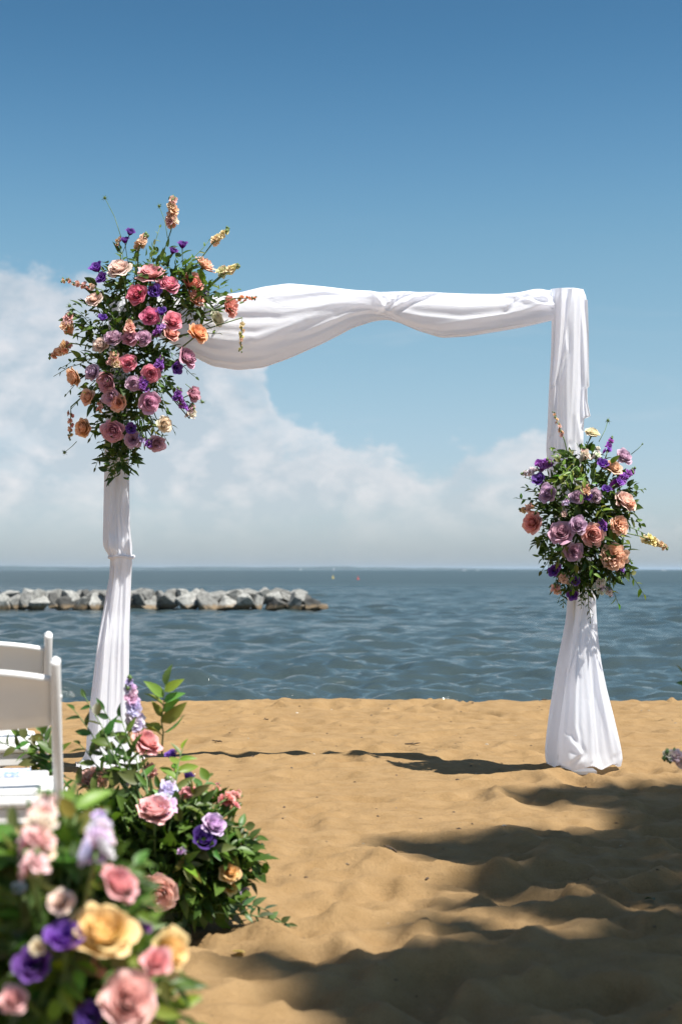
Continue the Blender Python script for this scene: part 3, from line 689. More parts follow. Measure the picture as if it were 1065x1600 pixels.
class Arrangement:
    def __init__(s, root, centre_px, rad_px, Yc, bulge, seed, up=.35):
        s.root = root; s.o = Vector(root.location); s.c = centre_px; s.r = rad_px; s.Y = Yc; s.B = bulge; s.R = random.Random(seed); s.up = up
        s.core = at(centre_px[0], centre_px[1], Yc)
    def pos(s, px, py, dY=0.0):
        q = 1 - ((px - s.c[0]) / s.r[0]) ** 2 - ((py - s.c[1]) / s.r[1]) ** 2
        return at(px, py, s.Y - s.B * math.sqrt(max(0, q)) + dY)
    def axis(s, p, jit=.3):
        d = p - s.core; d = Vector((d.x * 1.1, d.y * 1.1 - .20, d.z * .55 + s.up * .25 + .05))
        return (d.normalized() + Vector([s.R.uniform(-jit, jit) for _ in range(3)])).normalized()
    def put(s, name, me, p, n, size, color, parent=None):
        mw = Matrix.Translation(p - s.o) @ frame(n, s.R.uniform(0, 6.28)) @ Matrix.Scale(size, 4)
        return link(name, me, s.root, mw, color)
    def rose(s, px, py, r, col, dY=0.0, n=None):
        p = s.pos(px, py, dY); R = r * (1.08 if r < 20 else .95) * p.y / FPX; col = vary(C[col], s.R, .07); n = n or s.axis(p, .28)
        h, pet = s.R.choice(ROSES); o = s.put('rose', h, p, n, R, col)
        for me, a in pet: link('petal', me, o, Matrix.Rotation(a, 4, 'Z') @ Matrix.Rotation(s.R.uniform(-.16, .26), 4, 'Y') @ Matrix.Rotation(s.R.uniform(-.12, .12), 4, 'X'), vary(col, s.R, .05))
        link('stem', s.R.choice(STEMS), o)
    def ruffle(s, px, py, r, col, dY=0.0):
        p = s.pos(px, py, dY); o = s.put('garden_rose', s.R.choice(RUFFLES), p, s.axis(p), r * 1.1 * p.y / FPX, vary(C[col], s.R, .07)); link('stem', s.R.choice(STEMS), o)
    def lisi(s, px, py, r, col='purple', dY=0.0):
        p = s.pos(px, py, dY); col = vary(C[col], s.R, .12); h, pet = s.R.choice(LISI); o = s.put('lisianthus', h, p, s.axis(p, .45), r * p.y / FPX * 1.1, col)
        for me, a in pet: link('petal', me, o, Matrix.Rotation(a, 4, 'Z'), col)
        link('stem', s.R.choice(STEMS), o)
    def stock(s, x0, y0, x1, y1, r, col, n=10, dY=0.0, stem=True, buds=True):
        """spike of florets from (x0,y0) to its tip (x1,y1)"""
        a = s.pos(x0, y0, dY); b = s.pos(x1, y1, dY); d = b - a; R = r * 1.15 * a.y / FPX; L = d.length
        base = a + (s.core - a) * .75 if stem else a
        mid = a - d * .25 if L > .01 else a
        pts = [base, (base + mid) / 2 + Vector((0, 0, -.01)), mid, a, (a + b) / 2, b] if stem else [a, (a + b) / 2, b]
        st = tube([p - s.o for p in pts], [.0032] * (len(pts) - 1) + [.0015], 5)
        parts = [st]
        if buds:
            for k in range(6):
                t_ = .88 + .05 * k; c = a + d * t_ + Vector((s.R.uniform(-1, 1), s.R.uniform(-1, 1), s.R.uniform(-1, 1))) * R * .35 - s.o; q = R * .22
                parts.append(([c + Vector(v) * q for v in ((1, 0, 0), (-1, 0, 0), (0, 1, 0), (0, -1, 0), (0, 0, 1.4), (0, 0, -1.2))], [(0, 2, 4), (2, 1, 4), (1, 3, 4), (3, 0, 4), (2, 0, 5), (1, 2, 5), (3, 1, 5), (0, 3, 5)]))
        o = link('stock_spike', mesh_np('stock_spike', *merge(parts), M_STEM), s.root)
        for k in range(n):
            t_ = k / max(1, n - 1); ga = 2.4 * k + s.R.uniform(-.3, .3); w_ = R * (1 - .45 * t_) * s.R.uniform(.6, 1.0)
            side = frame(d if L > .005 else Vector((0, -1, .3))) @ Vector((math.cos(ga), math.sin(ga), .35))
            p = a + d * t_ + side * w_ * .62; q = R * (.70 - .28 * t_) * s.R.uniform(.8, 1.15)
            link('floret', s.R.choice(FLORETS), o, Matrix.Translation(p - s.o) @ frame(side + Vector((0, -.35, .15)), s.R.uniform(0, 6)) @ Matrix.Scale(q, 4), vary(C[col], s.R, .16))
    def sprig(s, x0, y0, x1, y1, n=8, size=.04, col=(.055, .11, .03), sag=.04, dY=0.0, dY1=None, wide=None):
        a = s.pos(x0, y0, dY + .05); b = s.pos(x1, y1, dY if dY1 is None else dY1); d = b - a
        pts = []
        for k in range(7):
            t_ = k / 6; pts.append(a + d * t_ + Vector((0, 0, sag * math.sin(math.pi * t_))) + Vector((s.R.uniform(-1, 1), s.R.uniform(-1, 1), s.R.uniform(-1, 1))) * .006)
        o = link('sprig', mesh_np('sprig', *tube([p - s.o for p in pts], [.0030, .0028, .0025, .0022, .0019, .0016, .0012], 5), M_STEM), s.root)
        for k in range(n):
            t_ = .22 + .78 * (k + .5) / n; f = t_ * 6; i = min(5, int(f)); p = pts[i].lerp(pts[i + 1], f - i)
            tang = (pts[i + 1] - pts[i]).normalized(); sd = tang.cross(Vector((0, -1, .25))).normalized() * (1 if k % 2 else -1)
            ld_ = (tang * s.R.uniform(.45, 1.0) + sd * s.R.uniform(.5, 1.0) + Vector((0, s.R.uniform(-.5, .2), s.R.uniform(-.25, .25)))).normalized()
            if k == n - 1: ld_ = tang
            nr_ = (Vector((0, -.6, .6)) + Vector([s.R.uniform(-.6, .6) for _ in range(3)])); sx = ld_.cross(nr_).normalized(); nz = sx.cross(ld_)
            m3 = Matrix((sx, ld_, nz)).transposed().to_4x4(); q = size * 1.2 * s.R.uniform(.75, 1.25) * (1 - .35 * t_)
            link('leaf', s.R.choice(LEAVES if wide is None else LEAVES[wide:wide + 1]), o, Matrix.Translation(p - s.o) @ m3 @ Matrix.Scale(q, 4), vary(col, s.R, .35))
    def fill(s, ells, n, size, seed, col=(.045, .095, .028), depth=.8, dY=0.0):
        """leafy mass: ells = (cx, cy, rx, ry, weight) in photograph pixels"""
        r = np.random.RandomState(seed); P = []; D = []
        wts = np.array([e[4] for e in ells], float); wts /= wts.sum()
        for _ in range(n):
            e = ells[r.choice(len(ells), p=wts)]; v = r.normal(0, 1, 3); v /= np.linalg.norm(v); k = r.rand() ** .55 * (1.0 if r.rand() > .14 else r.uniform(1.05, 1.4))
            c = at(e[0], e[1], s.Y - s.B * .35 + dY); sc = s.Y / FPX
            off = np.array([v[0] * e[2] * sc, v[1] * min(e[2], e[3]) * sc * depth, v[2] * e[3] * sc]) * k
            P.append(np.array(c - s.o) + off); D.append(v * np.array([1, 1, .8]) + np.array([0, -.2, .1]))
        P = np.array(P); D = np.array(D)
        g = P[:, 2] + s.o.z; ok = g > .02; P, D = P[ok], D[ok]
        o = link('foliage', foliage_mesh(P, D, size * (.55 + .95 * r.rand(len(P)) ** 1.6), seed + 1), s.root, None, col); o['kind'] = 'stuff'
    def wisp(s, x0, y0, x1, y1, r=5):
        """love-in-a-mist seed head on a thin stalk"""
        a = s.pos(x0, y0) - s.o; b = s.pos(x1, y1) - s.o; parts = [tube([a, (a + b) / 2 + Vector((.008, 0, .004)), b], [.002, .0016, .0013], 5)]
        R = r * s.Y / FPX
        for k in range(22):
            v = Vector((s.R.gauss(0, 1), s.R.gauss(0, 1), s.R.gauss(0, 1))).normalized(); parts.append(tube([b, b + v * R * s.R.uniform(.7, 1.4)], [.0012, .0005], 3))
        V = [Vector((math.cos(6.283 * k / 6) * math.sin(q), math.sin(6.283 * k / 6) * math.sin(q), math.cos(q))) * R * .5 + b for q in (.4, 1.2, 2.0, 2.8) for k in range(6)]
        parts.append((V, grid_faces(4, 6, True).tolist()))
        link('seed_head', mesh_np('seed_head', *merge(parts), M_STEM), s.root)

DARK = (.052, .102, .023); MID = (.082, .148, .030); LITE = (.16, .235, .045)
# ------------------------------------------------------------------ left arch bouquet
def left_bouquet():
    root = tag(empty('flower_arrangement', at(190, 560, AY)), 'tall mass of pink, peach and purple flowers on the upper left arch corner', 'flowers', 'floral arrangements')
    A = Arrangement(root, (205, 540), (130, 210), AY - .10, .26, 61)
    A.fill([(240, 445, 92, 62, 1.0), (300, 465, 60, 45, .4), (175, 500, 62, 60, .7), (190, 580, 68, 72, 1.1), (240, 560, 40, 60, .4), (190, 655, 42, 55, .6), (186, 715, 22, 34, .22)], 2100, .050, 5, (.062, .115, .025))
    for a in ((186, 418, 17, 'blush'), (235, 425, 19, 'lpink'), (264, 443, 16, 'pink'), (302, 442, 18, 'coral'), (213, 459, 15, 'hot'), (340, 498, 12, 'cream', -.08), (311, 519, 16, 'orange', -.04),
              (235, 494, 14, 'hot'), (271, 500, 15, 'pink'), (269, 520, 12, 'coral'), (147, 466, 12, 'blush'), (177, 527, 14, 'lav'), (202, 526, 13, 'mauve'), (224, 528, 13, 'lav'), (156, 538, 12, 'blush'),
              (200, 567, 13, 'pink'), (294, 557, 16, 'mauve'), (114, 589, 15, 'peach'), (143, 581, 13, 'lav'), (165, 597, 17, 'mauve'), (173, 621, 14, 'lav'), (236, 584, 15, 'pink'), (209, 599, 12, 'lav'),
              (234, 629, 15, 'mauve'), (304, 616, 12, 'mauve'), (258, 663, 12, 'cream'), (128, 669, 15, 'peach'), (176, 674, 17, 'mauve'), (208, 686, 13, 'lav'), (246, 694, 13, 'mauve'), (136, 620, 12, 'peach'), (184, 629, 12, 'peach')):
        A.rose(*a)
    for a in ((321, 413, 16, 'peach'), (361, 479, 16, 'coral', -.08), (307, 467, 13, 'peach')): A.ruffle(*a)
    for a in ((242, 454, 10), (323, 464, 10), (150, 417, 10), (159, 434, 9), (276, 575, 9), (285, 381, 8), (271, 391, 7), (204, 362, 7), (195, 374, 7), (160, 496, 7), (252, 486, 8), (205, 669, 8)): A.lisi(*a)
    for a in ((268, 350, 270, 312, 12, 'pstock', 14), (219, 383, 226, 370, 12, 'pstock', 8), (335, 378, 354, 360, 9, 'ystock', 9), (346, 428, 349, 418, 9, 'ystock', 6), (357, 424, 370, 415, 8, 'ystock', 8),
              (148, 450, 102, 438, 8, 'pstock', 11), (104, 515, 108, 492, 12, 'pstock', 9), (106, 540, 84, 555, 11, 'pstock', 12), (202, 516, 203, 502, 11, 'pstock', 9), (180, 570, 179, 552, 12, 'pstock', 10),
              (373, 466, 398, 466, 6, 'orange', 7, -.10), (378, 506, 376, 545, 6, 'ystock', 9, -.12), (245, 522, 250, 508, 9, 'violet', 8), (248, 574, 251, 560, 9, 'violet', 8), (225, 607, 224, 592, 10, 'violet', 9),
              (277, 624, 280, 610, 9, 'violet', 9), (287, 637, 285, 628, 8, 'violet', 6), (297, 650, 300, 634, 10, 'bstock', 9), (232, 698, 233, 690, 8, 'violet', 6), (111, 645, 110, 682, 7, 'pstock', 9),
              (155, 642, 156, 628, 7, 'pstock', 6), (185, 373, 183, 382, 5, 'pstock', 4), (255, 515, 258, 505, 8, 'lilac', 5), (219, 690, 222, 680, 8, 'lilac', 6)): A.stock(*a)
    for a in ((190, 372, 164, 309), (262, 372, 249, 322), (140, 505, 109, 478), (120, 690, 101, 707), (290, 600, 316, 628)): A.wisp(*a)
    R = A.R
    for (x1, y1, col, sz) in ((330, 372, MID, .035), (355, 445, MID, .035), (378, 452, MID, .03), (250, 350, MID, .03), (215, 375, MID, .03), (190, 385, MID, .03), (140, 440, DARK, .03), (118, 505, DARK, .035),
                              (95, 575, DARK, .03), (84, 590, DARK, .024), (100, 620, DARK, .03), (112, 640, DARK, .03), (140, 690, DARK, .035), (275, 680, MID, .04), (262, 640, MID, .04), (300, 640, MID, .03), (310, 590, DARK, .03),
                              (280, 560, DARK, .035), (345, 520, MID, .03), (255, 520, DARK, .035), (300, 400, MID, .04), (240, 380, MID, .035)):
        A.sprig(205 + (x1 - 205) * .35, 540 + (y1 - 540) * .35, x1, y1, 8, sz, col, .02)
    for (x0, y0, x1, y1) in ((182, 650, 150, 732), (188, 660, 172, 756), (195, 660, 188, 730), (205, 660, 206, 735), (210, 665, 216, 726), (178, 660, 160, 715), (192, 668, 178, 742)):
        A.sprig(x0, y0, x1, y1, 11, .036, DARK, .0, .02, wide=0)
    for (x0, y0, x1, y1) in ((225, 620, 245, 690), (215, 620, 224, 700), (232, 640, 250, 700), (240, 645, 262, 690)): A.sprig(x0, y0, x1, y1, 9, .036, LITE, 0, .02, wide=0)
left_bouquet()

def right_bouquet():
    root = tag(empty('flower_arrangement', at(905, 815, AY)), 'round arrangement of peach, pink and purple flowers tied halfway up the right arch post', 'flowers', 'floral arrangements')
    A = Arrangement(root, (912, 810), (100, 140), AY - .10, .26, 71)
    A.fill([(912, 780, 62, 62, 1.0), (908, 850, 62, 62, 1.0), (862, 800, 34, 60, .4), (960, 790, 32, 50, .35), (905, 905, 38, 30, .35), (950, 880, 36, 34, .3), (905, 720, 40, 26, .18)], 1900, .050, 15, (.06, .11, .024))
    for a in ((925, 675, 12, 'cream'), (975, 712, 13, 'lav'), (957, 729, 14, 'peach'), (854, 770, 14, 'lav'), (900, 776, 11, 'lav'), (930, 774, 11, 'lav'), (977, 781, 17, 'blush'), (829, 816, 15, 'coral'), (876, 831, 17, 'mauve'),
              (903, 820, 14, 'lav'), (926, 835, 18, 'rosepink'), (896, 863, 14, 'mauve')): A.rose(*a)
    A.ruffle(967, 820, 14, 'peach'); A.ruffle(959, 870, 19, 'peach'); A.rose(984, 787, 9, 'peach', -.03)
    for a in ((941, 724, 9), (841, 749, 10), (947, 764, 7), (864, 892, 8), (894, 930, 8), (898, 908, 7), (918, 776, 6)): A.lisi(*a)
    for a in ((948, 706, 954, 686, 8, 'violet', 9), (962, 756, 986, 736, 10, 'violet', 13), (914, 715, 913, 703, 10, 'bstock', 9), (931, 716, 933, 700, 8, 'white', 8), (842, 728, 860, 722, 12, 'violet', 11), (836, 736, 817, 740, 8, 'white', 8),
              (914, 772, 915, 756, 10, 'pstock', 8), (829, 794, 815, 797, 9, 'pstock', 9), (940, 826, 938, 812, 9, 'violet', 8), (884, 788, 885, 780, 8, 'lilac', 6), (882, 805, 881, 795, 6, 'bstock', 6), (1008, 841, 1036, 853, 10, 'ystock', 13),
              (878, 680, 866, 648, 5, 'pstock', 9, -.08), (879, 908, 880, 898, 9, 'pstock', 8), (868, 925, 868, 915, 9, 'pstock', 7), (934, 922, 938, 908, 12, 'white', 11), (950, 927, 951, 920, 8, 'white', 6), (969, 892, 971, 882, 7, 'violet', 6), (872, 885, 870, 878, 5, 'violet', 4)): A.stock(*a)
    A.wisp(935, 690, 949, 657); A.wisp(985, 710, 1003, 694, 2)
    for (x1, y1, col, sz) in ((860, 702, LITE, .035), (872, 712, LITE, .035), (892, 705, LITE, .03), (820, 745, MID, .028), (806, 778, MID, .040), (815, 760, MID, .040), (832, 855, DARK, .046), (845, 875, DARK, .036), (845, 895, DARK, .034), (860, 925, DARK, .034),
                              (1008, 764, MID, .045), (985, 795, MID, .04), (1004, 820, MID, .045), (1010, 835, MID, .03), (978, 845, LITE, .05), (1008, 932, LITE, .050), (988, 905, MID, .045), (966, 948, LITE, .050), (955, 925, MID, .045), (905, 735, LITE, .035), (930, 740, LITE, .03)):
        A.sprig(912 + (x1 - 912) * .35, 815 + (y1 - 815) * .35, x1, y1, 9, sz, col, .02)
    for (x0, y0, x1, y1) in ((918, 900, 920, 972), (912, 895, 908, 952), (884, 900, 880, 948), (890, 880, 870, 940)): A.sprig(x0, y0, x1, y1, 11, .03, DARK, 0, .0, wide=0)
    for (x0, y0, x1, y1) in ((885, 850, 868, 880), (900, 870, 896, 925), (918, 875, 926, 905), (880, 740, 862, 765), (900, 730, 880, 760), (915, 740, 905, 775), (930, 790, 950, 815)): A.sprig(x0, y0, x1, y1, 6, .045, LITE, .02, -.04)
right_bouquet()

def floor_base(root, w):
    V = []; n = 14
    pr = [(w, 0), (w * 1.05, .05), (w * .95, .12), (w * .5, .17), (0.001, .18)]
    for r_, z_ in pr:
        for k in range(n): V.append((r_ * math.cos(6.283 * k / n) * (1 + .06 * math.sin(k * 2.7)), r_ * math.sin(6.283 * k / n), z_))
    link('base', mesh_np('base', V, grid_faces(len(pr), n, True).tolist(), M_MOSS), root)

def aisle_mid():
    Y = 4.15; p = at(258, 1400, Y); root = tag(empty('flower_arrangement', (p.x, Y, ground(p.x, Y))), 'leafy aisle arrangement with pink roses on the sand before the left post', 'flowers', 'floral arrangements')
    floor_base(root, .14)
    A = Arrangement(root, (262, 1330), (150, 120), Y, .22, 81, .8)
    A.fill([(250, 1330, 105, 85, 1.0), (300, 1310, 70, 60, .5), (230, 1390, 85, 55, .6), (310, 1380, 80, 55, .6), (185, 1295, 62, 42, .45), (345, 1340, 50, 40, .3), (140, 1275, 42, 28, .2)], 2900, .056, 25, (.065, .125, .024))
    A.rose(231, 1157, 25, 'rosepink', -.02, Vector((.65, -.35, .75))); A.rose(243, 1262, 31, 'palepink', -.04, Vector((0.1, -.45, .85))); A.rose(248, 1397, 30, 'palepink', -.07, Vector((.05, -.85, -.25))); A.rose(376, 1400, 21, 'lilac', -.02, Vector((.8, -.5, -.3)))
    A.rose(336, 1287, 21, 'lilac', 0, Vector((.5, -.6, .5))); A.rose(360, 1362, 16, 'yellow'); A.rose(362, 1386, 12, 'yellow'); A.lisi(318, 1310, 17, 'dpurple'); A.lisi(268, 1178, 10, 'purple'); A.lisi(295, 1211, 9, 'dpurple')
    for a in ((213, 1136, 203, 1066, 16, 'lilac', 22), (252, 1268, 264, 1228, 22, 'lilac', 20), (352, 1250, 372, 1240, 14, 'coral', 10), (290, 1240, 304, 1236, 12, 'coral', 7), (338, 1234, 340, 1226, 9, 'coral', 5), (366, 1262, 368, 1254, 8, 'coral', 4),
              (140, 1228, 158, 1208, 22, 'pstock', 14), (192, 1220, 204, 1214, 15, 'lilac', 8), (234, 1208, 236, 1198, 13, 'coral', 6), (283, 1333, 285, 1326, 8, 'lilac', 4)): A.stock(*a)
    A.sprig(252, 1180, 258, 1066, 11, .075, LITE, 0, 0, wide=1)
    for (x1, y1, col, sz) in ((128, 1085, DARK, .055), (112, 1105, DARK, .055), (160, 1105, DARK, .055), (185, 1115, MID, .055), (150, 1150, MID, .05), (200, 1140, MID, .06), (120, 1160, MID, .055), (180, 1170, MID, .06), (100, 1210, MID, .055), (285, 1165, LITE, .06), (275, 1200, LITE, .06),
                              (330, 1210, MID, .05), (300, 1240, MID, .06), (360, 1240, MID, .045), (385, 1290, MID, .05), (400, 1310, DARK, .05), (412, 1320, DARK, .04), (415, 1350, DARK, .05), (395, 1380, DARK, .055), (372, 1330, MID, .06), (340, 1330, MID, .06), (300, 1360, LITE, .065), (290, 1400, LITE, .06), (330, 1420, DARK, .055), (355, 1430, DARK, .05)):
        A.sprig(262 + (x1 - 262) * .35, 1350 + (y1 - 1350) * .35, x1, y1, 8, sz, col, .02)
    A.sprig(330, 1425, 455, 1447, 13, .040, (.07, .13, .06), .012, -.10, -.10)
    A.sprig(340, 1415, 432, 1434, 9, .040, (.07, .14, .06), .02, -.08, -.08)
    for (x0, y0, x1, y1) in ((110, 1230, 0, 1160), (110, 1235, 28, 1150), (100, 1225, 62, 1140), (100, 1260, 20, 1215), (95, 1240, 45, 1190)): A.sprig(x0, y0, x1, y1, 9, .055, MID, .02, .1, .2)
aisle_mid()

def aisle_near():
    Y = 2.15; p = at(110, 1500, Y); root = tag(empty('flower_arrangement', (p.x, Y, ground(p.x, Y))), 'out-of-focus leafy arrangement with yellow and pink roses in the near left corner', 'flowers', 'floral arrangements')
    floor_base(root, .14)
    A = Arrangement(root, (90, 1540), (240, 260), Y, .20, 91, .8)
    A.fill([(90, 1500, 130, 130, 1.0), (60, 1380, 80, 80, .45), (135, 1415, 60, 62, .4), (180, 1560, 80, 90, .5), (80, 1620, 180, 120, .6), (20, 1440, 80, 100, .4)], 3000, .046, 35, MID)
    A.rose(188, 1378, 36, 'rosepink', -.02, Vector((.55, -.3, .7))); A.rose(161, 1452, 54, 'yellow', -.05, Vector((.1, -.55, .8))); A.rose(268, 1490, 38, 'yellow', 0, Vector((.75, -.5, .2))); A.rose(246, 1502, 25, 'rosepink', -.06, Vector((.3, -.7, .6)))
    A.rose(203, 1562, 50, 'palepink', -.06, Vector((.3, -.8, .4))); A.lisi(101, 1464, 27, 'purple', -.06); A.lisi(51, 1507, 26, 'purple', -.05); A.lisi(223, 1450, 14, 'violet', -.02); A.rose(59, 1479, 12, 'cream', -.06); A.lisi(140, 1590, 20, 'dpurple', -.05); A.rose(20, 1560, 24, 'palepink', -.06); A.rose(96, 1408, 18, 'blush', -.06)
    for a in ((56, 1325, 72, 1250, 32, 'bstock', 20, -.14), (50, 1358, 52, 1338, 26, 'bstock', 8, -.14), (150, 1335, 156, 1280, 30, 'lilac', 20, -.14), (118, 1588, 118, 1568, 14, 'wine', 6), (145, 1500, 160, 1520, 12, 'coral', 6), (28, 1395, 34, 1380, 14, 'white', 5), (135, 1420, 140, 1405, 10, 'white', 4)): A.stock(*a)
    for (x1, y1, col, sz) in ((118, 1235, LITE, .06), (100, 1262, MID, .05), (10, 1330, MID, .06), (20, 1300, MID, .06), (5, 1410, MID, .05), (130, 1340, MID, .05), (220, 1345, MID, .04), (235, 1420, MID, .04), (120, 1520, LITE, .05), (95, 1560, LITE, .05), (290, 1590, LITE, .045),
                              (285, 1550, MID, .04), (30, 1570, MID, .05), (60, 1600, DARK, .05), (190, 1500, LITE, .045), (40, 1450, DARK, .05), (15, 1490, DARK, .05), (250, 1590, LITE, .045)):
        A.sprig(100 + (x1 - 100) * .3, 1520 + (y1 - 1520) * .3, x1, y1, 8, sz, col, .02, -.03)
aisle_near()

def aisle_right():
    Y = 4.3; root = tag(empty('flower_arrangement', (1.36, Y, ground(1.36, Y))), 'shaded aisle arrangement at the right edge, only a mauve flower spike reaching in', 'flowers', 'floral arrangements')
    floor_base(root, .14)
    A = Arrangement(root, (1235, 1300), (110, 120), Y, .2, 95, .8)
    A.fill([(1235, 1330, 90, 85, 1.0), (1240, 1390, 80, 50, .6)], 900, .05, 45, MID)
    A.stock(1085, 1192, 1044, 1180, 19, 'bstock', 12); A.rose(1220, 1270, 28, 'palepink'); A.rose(1280, 1330, 28, 'lilac'); A.rose(1180, 1360, 26, 'rosepink')
    for (x1, y1) in ((1063, 1043), (1110, 1090), (1150, 1250), (1180, 1150), (1290, 1200), (1320, 1300), (1160, 1380)): A.sprig(1235 + (x1 - 1235) * .3, 1330 + (y1 - 1330) * .3, x1, y1, 8, .05, DARK, .0)
aisle_right()

# ------------------------------------------------------------------ folding chairs
def bar(pts, w, d, up=Vector((0, 1, 0)), rnd=True):
    """rectangular bar swept along pts: w across x, d across the other way, rounded ends"""
    bm = bmesh.new(); P = [Vector(p) for p in pts]; rings = []
    for i, p in enumerate(P):
        t_ = (P[min(i + 1, len(P) - 1)] - P[max(0, i - 1)]).normalized(); x_ = Vector((1, 0, 0)); y_ = t_.cross(x_).normalized()
        k = 1.0
        c = .35
        rings.append([bm.verts.new(p + x_ * (a * w / 2) + y_ * (b * d / 2)) for a, b in ((-1, -1 + c), (-1, 1 - c), (-1 + c, 1), (1 - c, 1), (1, 1 - c), (1, -1 + c), (1 - c, -1), (-1 + c, -1))])
    for i in range(len(P) - 1):
        for k in range(8): bm.faces.new((rings[i][k], rings[i][(k + 1) % 8], rings[i + 1][(k + 1) % 8], rings[i + 1][k]))
    bm.faces.new(rings[0][::-1]); bm.faces.new(rings[-1])
    bmesh.ops.recalc_face_normals(bm, faces=bm.faces)
    me = bpy.data.meshes.new('bar'); bm.to_mesh(me); bm.free(); me.materials.append(M_RESIN)
    me.polygons.foreach_set('use_smooth', [True] * len(me.polygons)); return me
def chair(loc, rz, label):
    c = tag(empty('folding_chair', loc, rz), label, 'chair', 'white folding chairs along the aisle')
    for s_ in (-1, 1):
        x_ = .212 * s_
        top_ = [(x_, -.205 + .26 * t_ + .16 * t_ * t_, .785 - .785 * t_) for t_ in np.linspace(0, 1, 12)]
        head = [(x_, -.209, .797), (x_, -.2065, .793)]
        po = link('post', bar(head[1:] + top_, .024, .040), c)
        V = []
        for j in range(5):
            q = j / 4 * math.pi / 2
            for k in range(12): a = 6.283 * k / 12; V.append((x_ + .0122 * math.cos(q) * math.cos(a), -.2055 + .0195 * math.cos(q) * math.sin(a), .788 + .014 * math.sin(q)))
        link('cap', mesh_np('cap', V, grid_faces(5, 12, True).tolist(), M_RESIN), po)
        link('leg', bar([(x_ - .03 * s_, .13 - .36 * t_, .435 - .435 * t_) for t_ in np.linspace(0, 1, 6)], .022, .036), c)
        link('bolt', mesh_np('bolt', *tube([(x_ + .011 * s_, .020, .44), (x_ + .016 * s_, .020, .44)], .009, 10), M_METAL), c)
        link('bolt', mesh_np('bolt', *tube([(x_ + .011 * s_, -.176, .70), (x_ + .0145 * s_, -.176, .70)], .006, 10), M_METAL), c)
    # curved back panel with a rolled top edge
    V = []; nu = 28; sec = [(-.010, .622), (-.013, .66), (-.014, .72), (-.015, .755), (-.022, .764), (-.024, .771), (-.018, .779), (-.004, .781), (.006, .776), (.008, .768), (.004, .755), (.004, .70), (.004, .66), (.003, .622)]
    for i in range(nu):
        u = -1 + 2 * i / (nu - 1)
        for (dy, z_) in sec: V.append((u * .199, -.185 - .035 * (1 - u * u) + dy + (.78 - z_) * .36, z_ - (.022 * u * u if z_ > .7 else 0) + (.010 * u * u if z_ < .64 else 0) - .006))
    F = grid_faces(nu, len(sec), True).tolist() + [tuple(range(len(sec)))[::-1], tuple(range((nu - 1) * len(sec), nu * len(sec)))]
    link('backrest', mesh_np('backrest', V, F, M_RESIN), c)
    # seat: rounded tray with a pad
    st = link('seat', boxmesh('seat', -.195, .195, -.17, .22, .425, .452, M_RESIN, .011), c)
    link('pad', boxmesh('pad', -.168, .168, -.145, .195, .4525, .470, M_RESIN, .008), st)
    link('apron', boxmesh('apron', -.19, .19, -.160, -.145, .385, .424, M_RESIN, .004), c)
    link('stretcher', bar([(-.21, .13, .17), (-.21 + .001, .13, .171)], .01, .01), c) if False else None
    for (y_, z_) in ((.145, .165), (-.16, .10)):
        me = mesh_np('stretcher', *tube([(-.205 if y_ > 0 else -.18, y_, z_), (.205 if y_ > 0 else .18, y_, z_)], .010, 8), M_RESIN); link('stretcher', me, c)
    return c
def chair_at(px, py, Y, rz, label):
    p = at(px, py, Y); q = Matrix.Rotation(rz, 3, 'Z') @ Vector((.212, -.205, .79)); return chair((p.x - q.x, p.y - q.y, p.z - q.z), rz, label)
near_chair = chair_at(87, 1033, 3.5, rad(7), 'nearer white folding chair at the left edge, right of the leafy foreground')
chair_at(76, 992, 4.4, rad(15), 'farther white folding chair at the left edge, its post top highest')
chair((-.98, 2.78, ground(-.9, 2.8)), rad(2), 'white folding chair behind the near flowers, only its seat corner showing')

# printed programme on the chair seat
mp_ = NT('blue_print_paper'); v_ = mp_.coord('Object'); pn = mp_.noise(v_, 38, 3, .6, 1.5)
M_PAPER = mp_.done(mp_.bsdf(mp_.ramp(pn, [(.46, (.80, .82, .85)), (.55, (.18, .28, .55))]), .6))
pq = Matrix.Rotation(rad(7), 3, 'Z') @ Vector((.02, .12, .4736)) + Vector(near_chair.location)
bk = tag(empty('programme', pq, rad(7)), 'white paper programme printed with a blue leaf pattern, lying on the chair seat', 'programme')
link('cover', boxmesh('cover', -.14, .10, -.07, .07, 0, .003, M_PAPER, 0), bk)
link('page', boxmesh('page', -.138, .098, -.068, .072, -.003, -.0005, M_WHITE, 0), bk)

